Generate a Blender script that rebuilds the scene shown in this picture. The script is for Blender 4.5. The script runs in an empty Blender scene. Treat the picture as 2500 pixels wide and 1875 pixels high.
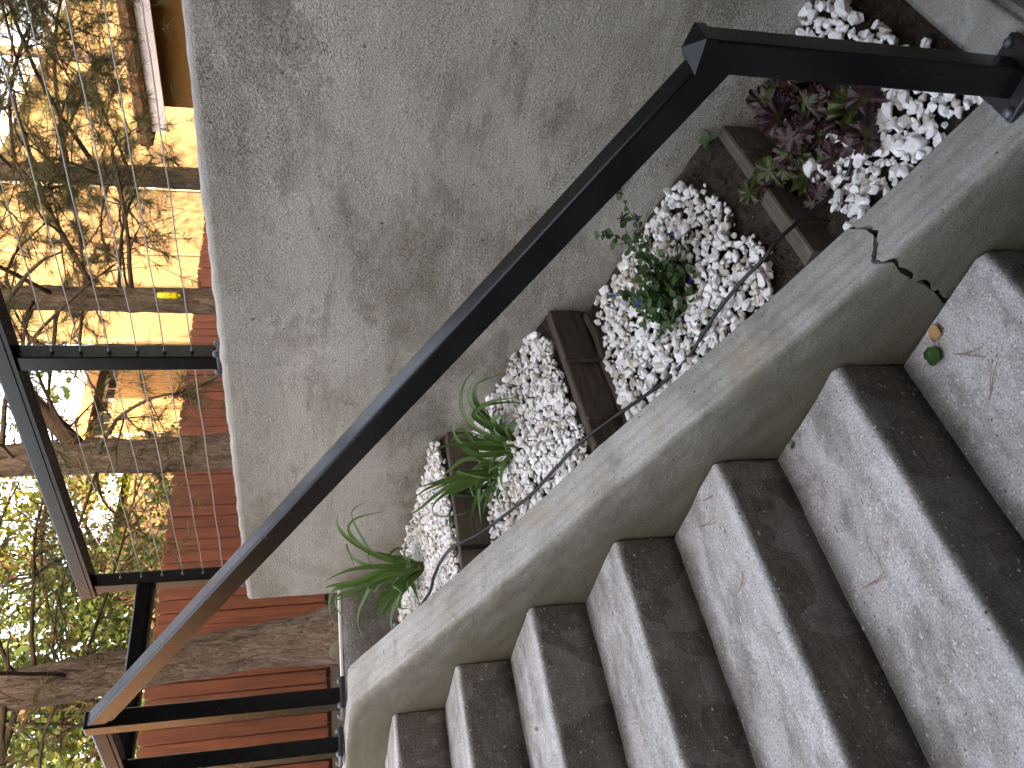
import bpy, bmesh, math, random
from mathutils import Vector, Matrix, Quaternion, noise as mnoise

R = math.radians
random.seed(11)
SC = bpy.context.scene
COL = SC.collection

# ------------------------------------------------------------------ camera
RIGHT = Vector((0.71956385, -0.69433557, -0.0112244))     # "right" of the phone held upright
UP = Vector((0.17411458, 0.16474655, 0.97084638))
FWD = Vector((0.67224399, 0.70054028, -0.23943961))
CAM_POS = Vector((-1.1942, -2.879, 0.2789))
cam_d = bpy.data.cameras.new('camera')
cam_d.sensor_fit = 'HORIZONTAL'; cam_d.sensor_width = 36.0
cam_d.lens = 2041.15 / 2500.0 * 36.0
cam_d.clip_start = 0.02; cam_d.clip_end = 2000
cam = bpy.data.objects.new('camera', cam_d); COL.objects.link(cam)
bx, by, bz = -UP, RIGHT, -FWD                              # the photograph lies on its side
cam.matrix_world = Matrix(((bx.x, by.x, bz.x, CAM_POS.x), (bx.y, by.y, bz.y, CAM_POS.y),
                           (bx.z, by.z, bz.z, CAM_POS.z), (0, 0, 0, 1)))
SC.camera = cam

# ------------------------------------------------------------------ world, sun, exposure
SUN_EL, SUN_AZ = 19.0, 32.0          # azimuth measured from -Y towards -X
sd = Vector((-math.sin(R(SUN_AZ)) * math.cos(R(SUN_EL)), -math.cos(R(SUN_AZ)) * math.cos(R(SUN_EL)), math.sin(R(SUN_EL))))
W = bpy.data.worlds.new('World'); SC.world = W; W.use_nodes = True
nt = W.node_tree; nt.nodes.clear()
sky = nt.nodes.new('ShaderNodeTexSky'); sky.sky_type = 'NISHITA'; sky.sun_disc = False
sky.sun_elevation = R(SUN_EL); sky.sun_rotation = math.atan2(sd.x, sd.y)
sky.air_density = 1.0; sky.dust_density = 3.0; sky.ozone_density = 1.0
bg = nt.nodes.new('ShaderNodeBackground'); bg.inputs['Strength'].default_value = 0.15
wo = nt.nodes.new('ShaderNodeOutputWorld')
nt.links.new(sky.outputs[0], bg.inputs[0]); nt.links.new(bg.outputs[0], wo.inputs[0])
sun_d = bpy.data.lights.new('sun', 'SUN'); sun_d.energy = 2.2; sun_d.angle = R(0.6); sun_d.color = (1.0, 0.90, 0.76)
sun = bpy.data.objects.new('sun', sun_d); COL.objects.link(sun)
sun.rotation_euler = sd.to_track_quat('Z', 'Y').to_euler(); sun.location = sd * 40
SC.view_settings.view_transform = 'Standard'; SC.view_settings.look = 'None'
SC.view_settings.exposure = 3.8; SC.view_settings.gamma = 1.0
SC.view_settings.use_curve_mapping = False
SC.view_settings.use_white_balance = True          # the phone balanced for open shade
SC.view_settings.white_balance_temperature = 10400; SC.view_settings.white_balance_tint = 19
SC.cycles.max_bounces = 4; SC.cycles.diffuse_bounces = 3; SC.cycles.glossy_bounces = 2
SC.cycles.use_adaptive_sampling = True; SC.cycles.adaptive_threshold = 0.03
SC.cycles.transparent_max_bounces = 6

# ------------------------------------------------------------------ material helpers
class NT:
    def __init__(s, name):
        s.m = bpy.data.materials.new(name); s.m.use_nodes = True
        s.t = s.m.node_tree; s.t.nodes.clear()
        s.out = s.n('ShaderNodeOutputMaterial'); s.b = s.n('ShaderNodeBsdfPrincipled')
        s.l(s.b.outputs[0], s.out.inputs[0])
        s.geo = s.n('ShaderNodeNewGeometry')
    def n(s, k): return s.t.nodes.new(k)
    def l(s, a, b): s.t.links.new(a, b)
    def pos(s, sc=(1, 1, 1), obj=False, rot=(0, 0, 0)):
        mp = s.n('ShaderNodeMapping'); mp.inputs['Scale'].default_value = sc; mp.inputs['Rotation'].default_value = rot
        if obj: s.l(s.n('ShaderNodeTexCoord').outputs['Object'], mp.inputs[0])
        else: s.l(s.geo.outputs['Position'], mp.inputs[0])
        return mp.outputs[0]
    def noise(s, vec, scale, detail=4, rough=.55, dist=0.0):
        k = s.n('ShaderNodeTexNoise'); s.l(vec, k.inputs['Vector'])
        k.inputs['Scale'].default_value = scale; k.inputs['Detail'].default_value = detail
        k.inputs['Roughness'].default_value = rough; k.inputs['Distortion'].default_value = dist
        return k.outputs[0]
    def voro(s, vec, scale, feat='F1'):
        k = s.n('ShaderNodeTexVoronoi'); s.l(vec, k.inputs['Vector']); k.inputs['Scale'].default_value = scale
        k.feature = feat; return k
    def ramp(s, fac, stops):
        k = s.n('ShaderNodeValToRGB'); s.l(fac, k.inputs[0]); e = k.color_ramp.elements
        while len(e) < len(stops): e.new(0.5)
        for i, (p, c) in enumerate(stops):
            e[i].position = p
            e[i].color = (c, c, c, 1) if isinstance(c, (int, float)) else (*c, 1)
        return k.outputs[0]
    def mix(s, fac, a, b, mode='MIX'):
        k = s.n('ShaderNodeMix'); k.data_type = 'RGBA'; k.blend_type = mode
        for i, v in ((0, fac), (6, a), (7, b)):
            if isinstance(v, (int, float)): k.inputs[i].default_value = v
            elif isinstance(v, tuple): k.inputs[i].default_value = (*v, 1)
            else: s.l(v, k.inputs[i])
        return k.outputs[2]
    def math(s, op, a, b=0.0):
        k = s.n('ShaderNodeMath'); k.operation = op
        for i, v in ((0, a), (1, b)):
            if isinstance(v, (int, float)): k.inputs[i].default_value = v
            else: s.l(v, k.inputs[i])
        return k.outputs[0]
    def bump(s, h, strength, dist):
        k = s.n('ShaderNodeBump'); k.inputs['Strength'].default_value = strength; k.inputs['Distance'].default_value = dist
        s.l(h, k.inputs['Height'])
        prev = s.b.inputs['Normal'].links
        if prev: s.l(prev[0].from_socket, k.inputs['Normal'])
        s.l(k.outputs[0], s.b.inputs['Normal'])
    def col(s, c):
        if isinstance(c, tuple): s.b.inputs['Base Color'].default_value = (*c, 1)
        else: s.l(c, s.b.inputs['Base Color'])
    def rough(s, r, spec=None):
        if isinstance(r, (int, float)): s.b.inputs['Roughness'].default_value = r
        else: s.l(r, s.b.inputs['Roughness'])
        if spec is not None: s.b.inputs['Specular IOR Level'].default_value = spec
    def island(s): return s.geo.outputs['Random Per Island']

M = {}
def mat_plain(name, c, rough=.6, spec=.5, metal=0.0, var=.0, vscale=8):
    k = NT(name)
    if var:
        f = k.noise(k.pos(), vscale, 5)
        lo = tuple(x * (1 - var) for x in c); hi = tuple(min(1, x * (1 + var)) for x in c)
        k.col(k.mix(k.ramp(f, [(.3, 0), (.7, 1)]), lo, hi))
    else: k.col(c)
    k.rough(rough, spec); k.b.inputs['Metallic'].default_value = metal
    M[name] = k.m; return k

def concrete(name, dark, mid, light, warm, scale=1.0, speck=.25, bump=.5, stretch=(1, 1, 1), grain=260, smear=0.0):
    k = NT(name); P = k.pos()
    big = k.noise(k.pos(stretch), 1.7 * scale, 6, .6, .6)
    med = k.noise(k.pos(stretch), 6.5 * scale, 8, .65, .8)
    fine = k.noise(P, 55, 6, .7)
    c = k.ramp(big, [(.34, dark), (.5, mid), (.66, light)])
    c = k.mix(k.ramp(med, [(.45, 0), (.68, .55)]), c, warm)
    c = k.mix(k.ramp(med, [(.30, .45), (.46, 0)]), c, dark)
    c = k.mix(k.math('MULTIPLY', k.ramp(fine, [(.3, 0), (.7, 1)]), .35), c, light, 'OVERLAY')
    g = k.noise(P, grain, 2, .6)
    c = k.mix(speck, c, k.ramp(g, [(.36, .12), (.5, .5), (.64, .95)]), 'OVERLAY')
    pit = k.noise(P, grain * .45, 2, .5)
    c = k.mix(k.ramp(pit, [(.245, .75), (.30, 0)]), c, tuple(x * .3 for x in dark))
    fl = k.noise(k.pos((1.13, .91, 1.07)), grain * .6, 1, .5)
    c = k.mix(k.ramp(fl, [(.72, 0), (.76, .5)]), c, (.75, .75, .74))
    k.col(c); k.rough(.88, .3)
    h = k.noise(P, 90, 5, .7)
    k.bump(h, bump, .004)
    k.bump(k.noise(P, grain, 2, .6), bump * .6, .0015)
    if smear:
        k.bump(k.noise(k.pos((1, 1.4, 5), rot=(.5, 0, 0)), 14, 4, .6, 1.5), smear, .006)
    M[name] = k.m; return k

# plaster of the tall wall: trowel sweeps, rough open patches, smooth closed patches
def wall_material():
    k = NT('trowelled_plaster'); P = k.pos()
    big = k.noise(k.pos((1, .8, 1.2)), 1.5, 4, .6, .5)
    med = k.noise(k.pos((1, .75, 1.35)), 4.2, 6, .66, .4)
    strk = k.noise(k.pos((1, .40, 2.2)), 6.5, 5, .68, .3)
    c = k.ramp(big, [(.36, (.275, .253, .210)), (.5, (.375, .353, .306)), (.62, (.455, .436, .392))])
    c = k.mix(k.ramp(med, [(.53, 0), (.57, .42), (.66, .6)]), c, (.415, .398, .358))
    c = k.mix(k.ramp(med, [(.36, .6), (.45, .32), (.475, 0)]), c, (.19, .168, .132))
    pt = k.noise(k.pos((1, .62, .95)), 2.3, 7, .62, .25)
    c = k.mix(k.ramp(pt, [(.535, 0), (.55, .42), (.7, .5)]), c, (.43, .415, .38))
    c = k.mix(k.ramp(pt, [(.40, .45), (.425, .35), (.44, 0)]), c, (.20, .18, .145))
    c = k.mix(k.ramp(strk, [(.53, 0), (.64, .38)]), c, (.42, .405, .37))
    c = k.mix(k.ramp(strk, [(.33, .45), (.44, 0)]), c, (.235, .21, .162))
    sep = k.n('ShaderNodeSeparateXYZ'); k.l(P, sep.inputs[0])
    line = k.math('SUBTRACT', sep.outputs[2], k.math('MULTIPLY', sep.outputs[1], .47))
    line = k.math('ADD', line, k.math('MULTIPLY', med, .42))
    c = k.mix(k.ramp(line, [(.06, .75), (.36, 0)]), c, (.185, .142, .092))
    edge = k.math('ADD', sep.outputs[2], k.math('MULTIPLY', pt, .5))
    c = k.mix(k.ramp(edge, [(.60, 0), (.72, .32)]), c, (.19, .178, .15))
    open_ = k.ramp(pt, [(.42, 1), (.55, .22)])
    g = k.noise(P, 150, 3, .75)
    c = k.mix(k.math('MULTIPLY', open_, .46), c, k.ramp(g, [(.32, .05), (.5, .5), (.68, .95)]), 'OVERLAY')
    g2 = k.noise(P, 330, 1, .6)
    c = k.mix(.42, c, k.ramp(g2, [(.34, .1), (.5, .5), (.66, .9)]), 'OVERLAY')
    pit = k.noise(P, 60, 1, .5)
    c = k.mix(k.ramp(pit, [(.22, .7), (.26, 0)]), c, (.05, .045, .04))
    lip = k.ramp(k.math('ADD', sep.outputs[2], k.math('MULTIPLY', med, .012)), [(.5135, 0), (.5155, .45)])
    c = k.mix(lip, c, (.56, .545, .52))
    k.col(c); k.rough(.92, .2)
    k.bump(k.math('ADD', k.math('MULTIPLY', g, k.math('ADD', open_, .25)), k.math('MULTIPLY', strk, .6)), .8, .010)
    M['wall'] = k.m
wall_material()
def steps_material():
    k = NT('worn_step_concrete'); P = k.pos()
    sep = k.n('ShaderNodeSeparateXYZ'); k.l(P, sep.inputs[0]); nsep = k.n('ShaderNodeSeparateXYZ'); k.l(k.geo.outputs['Normal'], nsep.inputs[0])
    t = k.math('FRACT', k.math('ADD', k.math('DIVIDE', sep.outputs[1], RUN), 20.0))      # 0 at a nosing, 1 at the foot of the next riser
    big = k.noise(k.pos((1, 1.6, 1)), 2.6, 4, .65, .4); med = k.noise(k.pos((.8, 1.3, 1)), 9, 6, .72, .3)
    c = k.ramp(big, [(.34, (.27, .245, .225)), (.5, (.41, .388, .37)), (.62, (.54, .525, .515))])
    c = k.mix(k.ramp(med, [(.51, 0), (.62, .7)]), c, (.60, .59, .585))
    c = k.mix(k.ramp(med, [(.34, .75), (.47, 0)]), c, (.215, .19, .168))
    c = k.mix(k.ramp(big, [(.54, 0), (.60, .30), (.66, 0)]), c, (.36, .28, .245))
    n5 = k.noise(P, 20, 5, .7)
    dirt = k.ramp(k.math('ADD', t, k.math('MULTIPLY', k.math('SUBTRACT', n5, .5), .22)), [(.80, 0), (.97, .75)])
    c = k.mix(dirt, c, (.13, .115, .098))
    worn = k.ramp(k.math('ADD', t, k.math('MULTIPLY', k.math('SUBTRACT', med, .5), .22)), [(.0, .75), (.13, 0)])
    c = k.mix(k.math('MULTIPLY', worn, k.ramp(nsep.outputs[2], [(.3, 0), (.8, 1)])), c, (.66, .655, .65))
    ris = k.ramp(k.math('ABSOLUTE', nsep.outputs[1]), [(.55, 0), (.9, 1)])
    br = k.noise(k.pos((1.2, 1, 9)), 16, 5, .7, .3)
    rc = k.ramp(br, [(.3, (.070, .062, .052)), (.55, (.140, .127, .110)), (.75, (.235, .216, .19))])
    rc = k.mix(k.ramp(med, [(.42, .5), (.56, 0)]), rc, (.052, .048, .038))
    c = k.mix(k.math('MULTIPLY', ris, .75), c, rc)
    g = k.noise(P, 190, 3, .75); c = k.mix(.48, c, k.ramp(g, [(.32, .05), (.5, .5), (.68, .97)]), 'OVERLAY')
    pit = k.noise(P, 95, 1, .5); c = k.mix(k.ramp(pit, [(.23, .8), (.28, 0)]), c, (.05, .045, .04))
    c = k.mix(k.ramp(pit, [(.70, 0), (.74, .6)]), c, (.80, .80, .80))
    k.col(c); k.rough(.85, .35)
    k.bump(k.math('ADD', g, n5), .8, .005)
    M['steps'] = k.m
def curb_material(name, low):
    k = NT(name); P = k.pos(); sep = k.n('ShaderNodeSeparateXYZ'); k.l(P, sep.inputs[0])
    nsep = k.n('ShaderNodeSeparateXYZ'); k.l(k.geo.outputs['Normal'], nsep.inputs[0])
    big = k.noise(k.pos((1, .7, 1.2)), 2.4, 4, .62, .4); med = k.noise(k.pos((1, .6, 1.6)), 8, 6, .7, .5)
    c = k.ramp(big, [(.36, (.285, .277, .245)), (.5, (.375, .367, .335)), (.64, (.47, .462, .435))])
    c = k.mix(k.ramp(med, [(.53, 0), (.66, .55)]), c, (.50, .495, .475))
    c = k.mix(k.ramp(med, [(.34, .6), (.46, 0)]), c, (.225, .212, .175))
    c = k.mix(k.ramp(k.noise(k.pos((1, .8, 1.3)), 6.2, 4, .6), [(.58, 0), (.70, .4)]), c, (.40, .31, .19))
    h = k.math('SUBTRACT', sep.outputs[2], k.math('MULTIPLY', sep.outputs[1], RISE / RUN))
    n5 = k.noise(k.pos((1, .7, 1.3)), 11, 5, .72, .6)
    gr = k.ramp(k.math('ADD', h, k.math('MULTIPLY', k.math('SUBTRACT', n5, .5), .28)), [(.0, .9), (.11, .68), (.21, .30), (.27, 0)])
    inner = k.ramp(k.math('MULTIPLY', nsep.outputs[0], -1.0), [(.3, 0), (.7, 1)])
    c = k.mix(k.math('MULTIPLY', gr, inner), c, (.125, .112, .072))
    g = k.noise(P, 230, 3, .75); c = k.mix(.34, c, k.ramp(g, [(.32, .08), (.5, .5), (.68, .95)]), 'OVERLAY')
    pit = k.noise(P, 80, 1, .5); c = k.mix(k.ramp(pit, [(.22, .8), (.27, 0)]), c, (.07, .065, .055))
    k.col(c); k.rough(.88, .3)
    k.bump(k.math('ADD', k.math('MULTIPLY', g, .5), n5), .7, .006)
    M[name] = k.m
RISE, RUN = 0.18, 0.3371
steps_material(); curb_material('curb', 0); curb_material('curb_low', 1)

def black_metal():
    k = NT('black_metal'); k.col((.003, .0033, .004))
    f = k.noise(k.pos(), 60, 4, .6)
    k.rough(k.ramp(f, [(.3, .22), (.7, .28)]), .38)
    M['black_metal'] = k.m
    k = NT('cast_plate'); k.col((.012, .013, .016)); k.rough(.35, .6)
    k.bump(k.noise(k.pos(), 160, 4, .7), .6, .003); M['cast_plate'] = k.m
    k = NT('galvanised_bolt'); k.col(k.mix(k.noise(k.pos(), 300, 3), (.05, .06, .075), (.22, .25, .29))); k.rough(.4, .6)
    k.b.inputs['Metallic'].default_value = .5; M['bolt'] = k.m
    k = NT('steel_cable'); k.col((.34, .33, .30)); k.rough(.5); k.b.inputs['Metallic'].default_value = .85; M['cable'] = k.m
black_metal()

def stone_mat():
    k = NT('white_stone'); i = k.island()
    c = k.ramp(i, [(0, (.50, .44, .35)), (.10, (.62, .57, .49)), (.20, (.80, .785, .765)), (.6, (.87, .86, .85)), (1, (.92, .915, .915))])
    f = k.noise(k.pos(), 60, 6, .65)
    c = k.mix(k.ramp(f, [(.36, .45), (.46, 0)]), c, (.62, .57, .52))
    f2 = k.noise(k.pos(), 230, 3, .6)
    c = k.mix(k.ramp(f2, [(.28, .6), (.36, 0)]), c, (.32, .28, .25))
    # a spill of older, yellower stones in the middle of some beds
    old = k.noise(k.pos(), 4.2, 2, .5)
    c = k.mix(k.math('MULTIPLY', k.ramp(old, [(.56, 0), (.66, .8)]), k.ramp(i, [(.3, 1), (.8, .15)])), c, (.58, .50, .39))
    k.col(c); k.rough(.62, .4); k.bump(k.noise(k.pos(), 120, 5, .7), .45, .004); M['stone'] = k.m
stone_mat()
def soil_mat():
    k = NT('soil'); P = k.pos()
    c = k.ramp(k.noise(P, 40, 8, .7), [(.3, (.022, .017, .012)), (.55, (.075, .058, .043)), (.75, (.12, .10, .078))])
    c = k.mix(k.ramp(k.noise(P, 190, 2), [(.66, 0), (.72, .8)]), c, (.34, .30, .25))
    k.col(c); k.rough(.95, .2); k.bump(k.noise(P, 70, 8, .75), 1.0, .012); M['soil'] = k.m
    k = NT('garden_ground'); P = k.pos()
    c = k.ramp(k.noise(P, 3, 8, .7), [(.3, (.018, .014, .010)), (.6, (.05, .037, .026)), (.8, (.10, .075, .05))])
    k.col(c); k.rough(.95, .2); k.bump(k.noise(P, 25, 8, .75), 1.0, .03); M['ground'] = k.m
soil_mat()
def wood(name, a, b, c_, axis=(1, 12, 12), scale=3, rough=.8, bump=.4, per=True, obj=False):
    k = NT(name)
    g = k.noise(k.pos(axis, obj), scale, 7, .65, .5)
    c = k.ramp(g, [(.3, a), (.5, b), (.72, c_)])
    if per:
        r = k.n('ShaderNodeObjectInfo').outputs['Random']
        c = k.mix(.30, c, k.ramp(r, [(0, .25), (1, .75)]), 'OVERLAY')
    v = k.voro(k.pos(tuple(x * .8 for x in axis), obj), scale * .55)
    c = k.mix(k.ramp(v.outputs['Distance'], [(.05, .7), (.14, 0)]), c, tuple(x * .4 for x in a))
    k.col(c); k.rough(rough, .35); k.bump(g, bump, .004); M[name] = k.m; return k
wood('board_dark', (.035, .026, .019), (.070, .052, .038), (.12, .092, .066), (1.5, 14, 22), 5)
wood('board_mid', (.075, .058, .043), (.135, .108, .083), (.20, .165, .132), (1.5, 22, 20), 6)
wood('board_grey', (.11, .092, .074), (.20, .17, .142), (.29, .255, .22), (1.5, 26, 20), 6)
wood('fence_wood', (.040, .0105, .0052), (.074, .0190, .0088), (.110, .034, .0165), (9, 9, .8), 2.2, .7, .25)
def bark():
    k = NT('pine_bark'); P = k.pos((1, 1, .30)); Q = k.mix(.10, P, k.noise(k.pos((1, 1, .5)), 14, 5, .6), 'ADD')
    v = k.voro(Q, 34, 'DISTANCE_TO_EDGE'); e = v.outputs['Distance']
    v2 = k.voro(Q, 34)
    fiss = k.noise(k.pos((1, 1, .16)), 26, 7, .7, .8)
    c = k.ramp(k.noise(k.pos((1, 1, .45)), 16, 8, .72), [(.28, (.060, .043, .034)), (.5, (.135, .105, .085)), (.7, (.24, .20, .17))])
    c = k.mix(.35, c, k.ramp(v2.outputs['Color'], [(.15, (.09, .065, .05)), (.85, (.24, .195, .16))]))
    c = k.mix(k.ramp(fiss, [(.36, .85), (.47, 0)]), c, (.025, .018, .014))
    c = k.mix(k.ramp(e, [(.0, .6), (.07, 0)]), c, (.03, .022, .017))
    k.col(c); k.rough(.95, .15)
    k.bump(fiss, .9, .03); k.bump(k.ramp(e, [(0, 0), (.15, 1)]), .5, .012); k.bump(k.noise(k.pos((1, 1, .5)), 70, 6, .7), .7, .01); M['bark'] = k.m
    k = NT('twig_bark'); k.col(k.mix(k.noise(k.pos(), 25, 4), (.030, .021, .016), (.10, .070, .052))); k.rough(.95, .15); M['twig'] = k.m
bark()
def foliage(name, stops, trans=.35, rough=.55, spec=.3, nscale=0, tcol=None):
    k = NT(name); c = k.ramp(k.island(), stops)
    if nscale:
        c = k.mix(.5, c, k.ramp(k.noise(k.pos(), nscale, 3), [(.3, .2), (.7, .8)]), 'OVERLAY')
    k.col(c); k.rough(rough, spec)
    if trans:
        t = k.n('ShaderNodeBsdfTranslucent'); k.l(c, t.inputs[0])
        mx = k.n('ShaderNodeMixShader'); mx.inputs[0].default_value = trans
        k.l(k.b.outputs[0], mx.inputs[1]); k.l(t.outputs[0], mx.inputs[2]); k.l(mx.outputs[0], k.out.inputs[0])
    M[name] = k.m; return k
foliage('needles', [(0, (.028, .05, .020)), (.4, (.05, .085, .035)), (.68, (.085, .12, .05)), (.72, (.16, .085, .035)), (1, (.24, .13, .06))], .2)
foliage('needles_green', [(0, (.028, .055, .028)), (.5, (.055, .10, .05)), (1, (.11, .16, .08))], .2)
foliage('autumn_leaf', [(0, (.026, .048, .008)), (.35, (.052, .080, .011)), (.7, (.10, .105, .014)), (.93, (.15, .125, .018)), (1, (.12, .055, .016))], .5)
foliage('green_leaf', [(0, (.016, .032, .009)), (.5, (.030, .055, .013)), (1, (.058, .085, .019))], .45)
foliage('strap_leaf', [(0, (.038, .105, .022)), (.5, (.070, .165, .036)), (.85, (.11, .215, .055)), (1, (.16, .27, .085))], .22, .38, .5)
foliage('small_leaf', [(0, (.022, .062, .018)), (.55, (.048, .108, .032)), (.9, (.08, .15, .045)), (1, (.15, .24, .06))], .22, .48, .4)
foliage('flower_blue', [(0, (.02, .025, .35)), (1, (.05, .09, .62))], .2)
foliage('flower_bud', [(0, (.035, .012, .022)), (1, (.12, .04, .05))], .1)
def heuch():
    k = NT('ruffled_leaf')
    oi = k.math('DIVIDE', k.n('ShaderNodeObjectInfo').outputs['Object Index'], 10.0)
    red = k.ramp(k.noise(k.pos(), 50, 5, .6), [(.3, (.016, .006, .008)), (.6, (.058, .018, .022)), (.8, (.12, .048, .050))])
    grn = k.ramp(k.noise(k.pos(), 70, 5, .6), [(.3, (.022, .032, .007)), (.6, (.060, .085, .014)), (.8, (.12, .16, .028))])
    at = k.n('ShaderNodeAttribute'); at.attribute_name = 'rim'
    f = k.math('ADD', k.math('MULTIPLY', k.ramp(oi, [(.1, .05), (.6, 1)]), .60), k.math('SUBTRACT', k.noise(k.pos(), 34, 4), .5))
    f = k.math('ADD', f, k.math('MULTIPLY', at.outputs['Fac'], .42))
    c = k.mix(k.ramp(f, [(.40, 0), (.66, 1)]), grn, red)
    k.col(c); k.rough(.42, .45)
    v = k.voro(k.pos(), 95, 'DISTANCE_TO_EDGE'); k.bump(v.outputs['Distance'], .35, .004)
    M['ruffled'] = k.m
heuch()
mat_plain('rebar', (.060, .043, .034), .85, .3, var=.6, vscale=40)
mat_plain('black_plastic', (.010, .010, .012), .38, .5)
mat_plain('red_plastic', (.42, .015, .012), .4, .5)
mat_plain('teal_plastic', (.22, .38, .34), .5, .5)
k = NT('yellow_plastic'); k.col((.62, .60, .03)); k.rough(.25, .5); M['yellow_plastic'] = k.m
mat_plain('yellow_plaster', (.122, .086, .050), .9, .2, var=.10, vscale=20)
mat_plain('ochre_plaster', (.26, .135, .045), .9, .2, var=.12, vscale=12)
mat_plain('tan_plaster', (.17, .118, .075), .9, .2, var=.12, vscale=8)
mat_plain('white_trim', (.62, .58, .62), .55, .4, var=.06)
mat_plain('grey_pipe', (.30, .28, .26), .5, .4)
mat_plain('brown_thatch', (.105, .055, .030), .95, .2, var=.7, vscale=30)
k = NT('metal_roof'); k.col(k.mix(k.noise(k.pos(), 3, 4), (.30, .31, .38), (.42, .43, .50))); k.rough(.5, .4); M['metal_roof'] = k.m
mat_plain('slat_wood', (.23, .15, .085), .8, .2, var=.2, vscale=15)
mat_plain('glass_dark', (.02, .022, .024), .08, .6)
mat_plain('frame_dark', (.10, .075, .055), .6, .3)
mat_plain('house_brown', (.085, .068, .052), .9, .2, var=.2, vscale=2)
mat_plain('reflected_brown', (.15, .088, .050), .9, .2, var=.2, vscale=4)
mat_plain('boulder', (.105, .085, .068), .9, .2, var=.35, vscale=9)
mat_plain('cut_wood', (.40, .22, .11), .85, .2, var=.3, vscale=20)
foliage('dry_leaf', [(0, (.55, .30, .12)), (1, (.62, .36, .16))], .2)
foliage('dry_needle', [(0, (.30, .13, .06)), (1, (.42, .22, .11))], .0)
foliage('green_fallen', [(0, (.030, .085, .022)), (1, (.04, .11, .03))], .1, .35, .5)
mat_plain('lime_white', (.78, .78, .80), .9, .2, var=.08, vscale=30)

# ------------------------------------------------------------------ mesh helpers
class MB:
    def __init__(s): s.v = []; s.f = []; s.mi = []; s.sm = []
    def add(s, vs, fs, mi=0, sm=False):
        o = len(s.v); s.v.extend([tuple(x) for x in vs])
        for f in fs: s.f.append(tuple(i + o for i in f)); s.mi.append(mi); s.sm.append(sm)
    def box(s, a, b, mi=0):
        x0, y0, z0 = a; x1, y1, z1 = b
        s.add([(x0, y0, z0), (x1, y0, z0), (x1, y1, z0), (x0, y1, z0), (x0, y0, z1), (x1, y0, z1), (x1, y1, z1), (x0, y1, z1)],
              [(0, 3, 2, 1), (4, 5, 6, 7), (0, 1, 5, 4), (1, 2, 6, 5), (2, 3, 7, 6), (3, 0, 4, 7)], mi)
    def tube(s, pts, rad, n=6, mi=0, sm=True, cap=True, jit=None):
        pts = [Vector(p) for p in pts]; vs = []; fs = []
        up = Vector((0, 0, 1)); nrm = None
        for i, p in enumerate(pts):
            t = (pts[min(i + 1, len(pts) - 1)] - pts[max(i - 1, 0)])
            t = t.normalized() if t.length > 1e-9 else up
            if nrm is None:
                nrm = t.cross(Vector((1, 0, 0)) if abs(t.x) < .9 else Vector((0, 1, 0))).normalized()
            else:
                nrm = (nrm - t * nrm.dot(t)).normalized()
            bi = t.cross(nrm); r = rad[i] if hasattr(rad, '__len__') else rad
            for k in range(n):
                a = 2 * math.pi * k / n
                d = nrm * math.cos(a) + bi * math.sin(a)
                rr = r if jit is None else jit(p, d, r)
                vs.append(p + d * rr)
        m = len(pts)
        for i in range(m - 1):
            for k in range(n):
                k2 = (k + 1) % n
                fs.append((i * n + k, i * n + k2, (i + 1) * n + k2, (i + 1) * n + k))
        if cap: fs.append(tuple(range(n - 1, -1, -1))); fs.append(tuple((m - 1) * n + k for k in range(n)))
        s.add(vs, fs, mi, sm)
    def prism(s, prof, a, b, ax, ay, mi=0, sm=False):
        """profile (u,v) in axes ax, ay swept from a to b"""
        n = len(prof); ax = Vector(ax); ay = Vector(ay)
        vs = [Vector(a) + ax * u + ay * w for u, w in prof] + [Vector(b) + ax * u + ay * w for u, w in prof]
        fs = [tuple(range(n)), tuple(range(2 * n - 1, n - 1, -1))]
        for i in range(n): j = (i + 1) % n; fs.append((i, i + n, j + n, j))
        s.add(vs, fs, mi, sm)
    def mesh(s, name, mats):
        me = bpy.data.meshes.new(name); me.from_pydata(s.v, [], s.f)
        for m in (mats if isinstance(mats, (list, tuple)) else [mats]): me.materials.append(M[m])
        me.polygons.foreach_set('material_index', s.mi); me.polygons.foreach_set('use_smooth', s.sm)
        me.update(); return me
    def build(s, name, mats, parent=None, recalc=False):
        me = s.mesh(name, mats)
        if recalc:
            b = bmesh.new(); b.from_mesh(me); bmesh.ops.recalc_face_normals(b, faces=b.faces); b.to_mesh(me); b.free()
        return obj(name, me, parent)
def obj(name, me, parent=None):
    o = bpy.data.objects.new(name, me); COL.objects.link(o)
    if parent is not None: o.parent = parent
    return o
def tag(o, label=None, cat=None, group=None, kind=None):
    if label: o['label'] = label
    if cat: o['category'] = cat
    if group: o['group'] = group
    if kind: o['kind'] = kind
    return o
def thing(name, label, cat, loc=(0, 0, 0), group=None):
    o = bpy.data.objects.new(name, None); COL.objects.link(o); o.location = loc
    return tag(o, label, cat, group)
def part(mb, name, mats, parent, recalc=False):
    """child mesh given in world coordinates"""
    o = mb.build(name, mats, None, recalc); o.parent = parent
    p = parent; off = Vector((0, 0, 0))
    while p is not None: off += p.location; p = p.parent
    o.data.transform(Matrix.Translation(-off)); return o
def bevel(o, w, seg=2):
    m = o.modifiers.new('bevel', 'BEVEL'); m.width = w; m.segments = seg; m.limit_method = 'ANGLE'; m.angle_limit = R(35)
    return o
def nz(x, y, z, s=1.0): return mnoise.noise(Vector((x * s, y * s, z * s)))
def catmull(pts, n=6):
    P = [Vector(p) for p in pts]; P = [P[0] * 2 - P[1]] + P + [P[-1] * 2 - P[-2]]; out = []
    for i in range(1, len(P) - 2):
        a, b, c, d = P[i - 1:i + 3]
        for k in range(n):
            t = k / n
            out.append(.5 * ((2 * b) + (c - a) * t + (2 * a - 5 * b + 4 * c - d) * t * t + (3 * b - a - 3 * c + d) * t ** 3))
    out.append(P[-2]); return out

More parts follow.
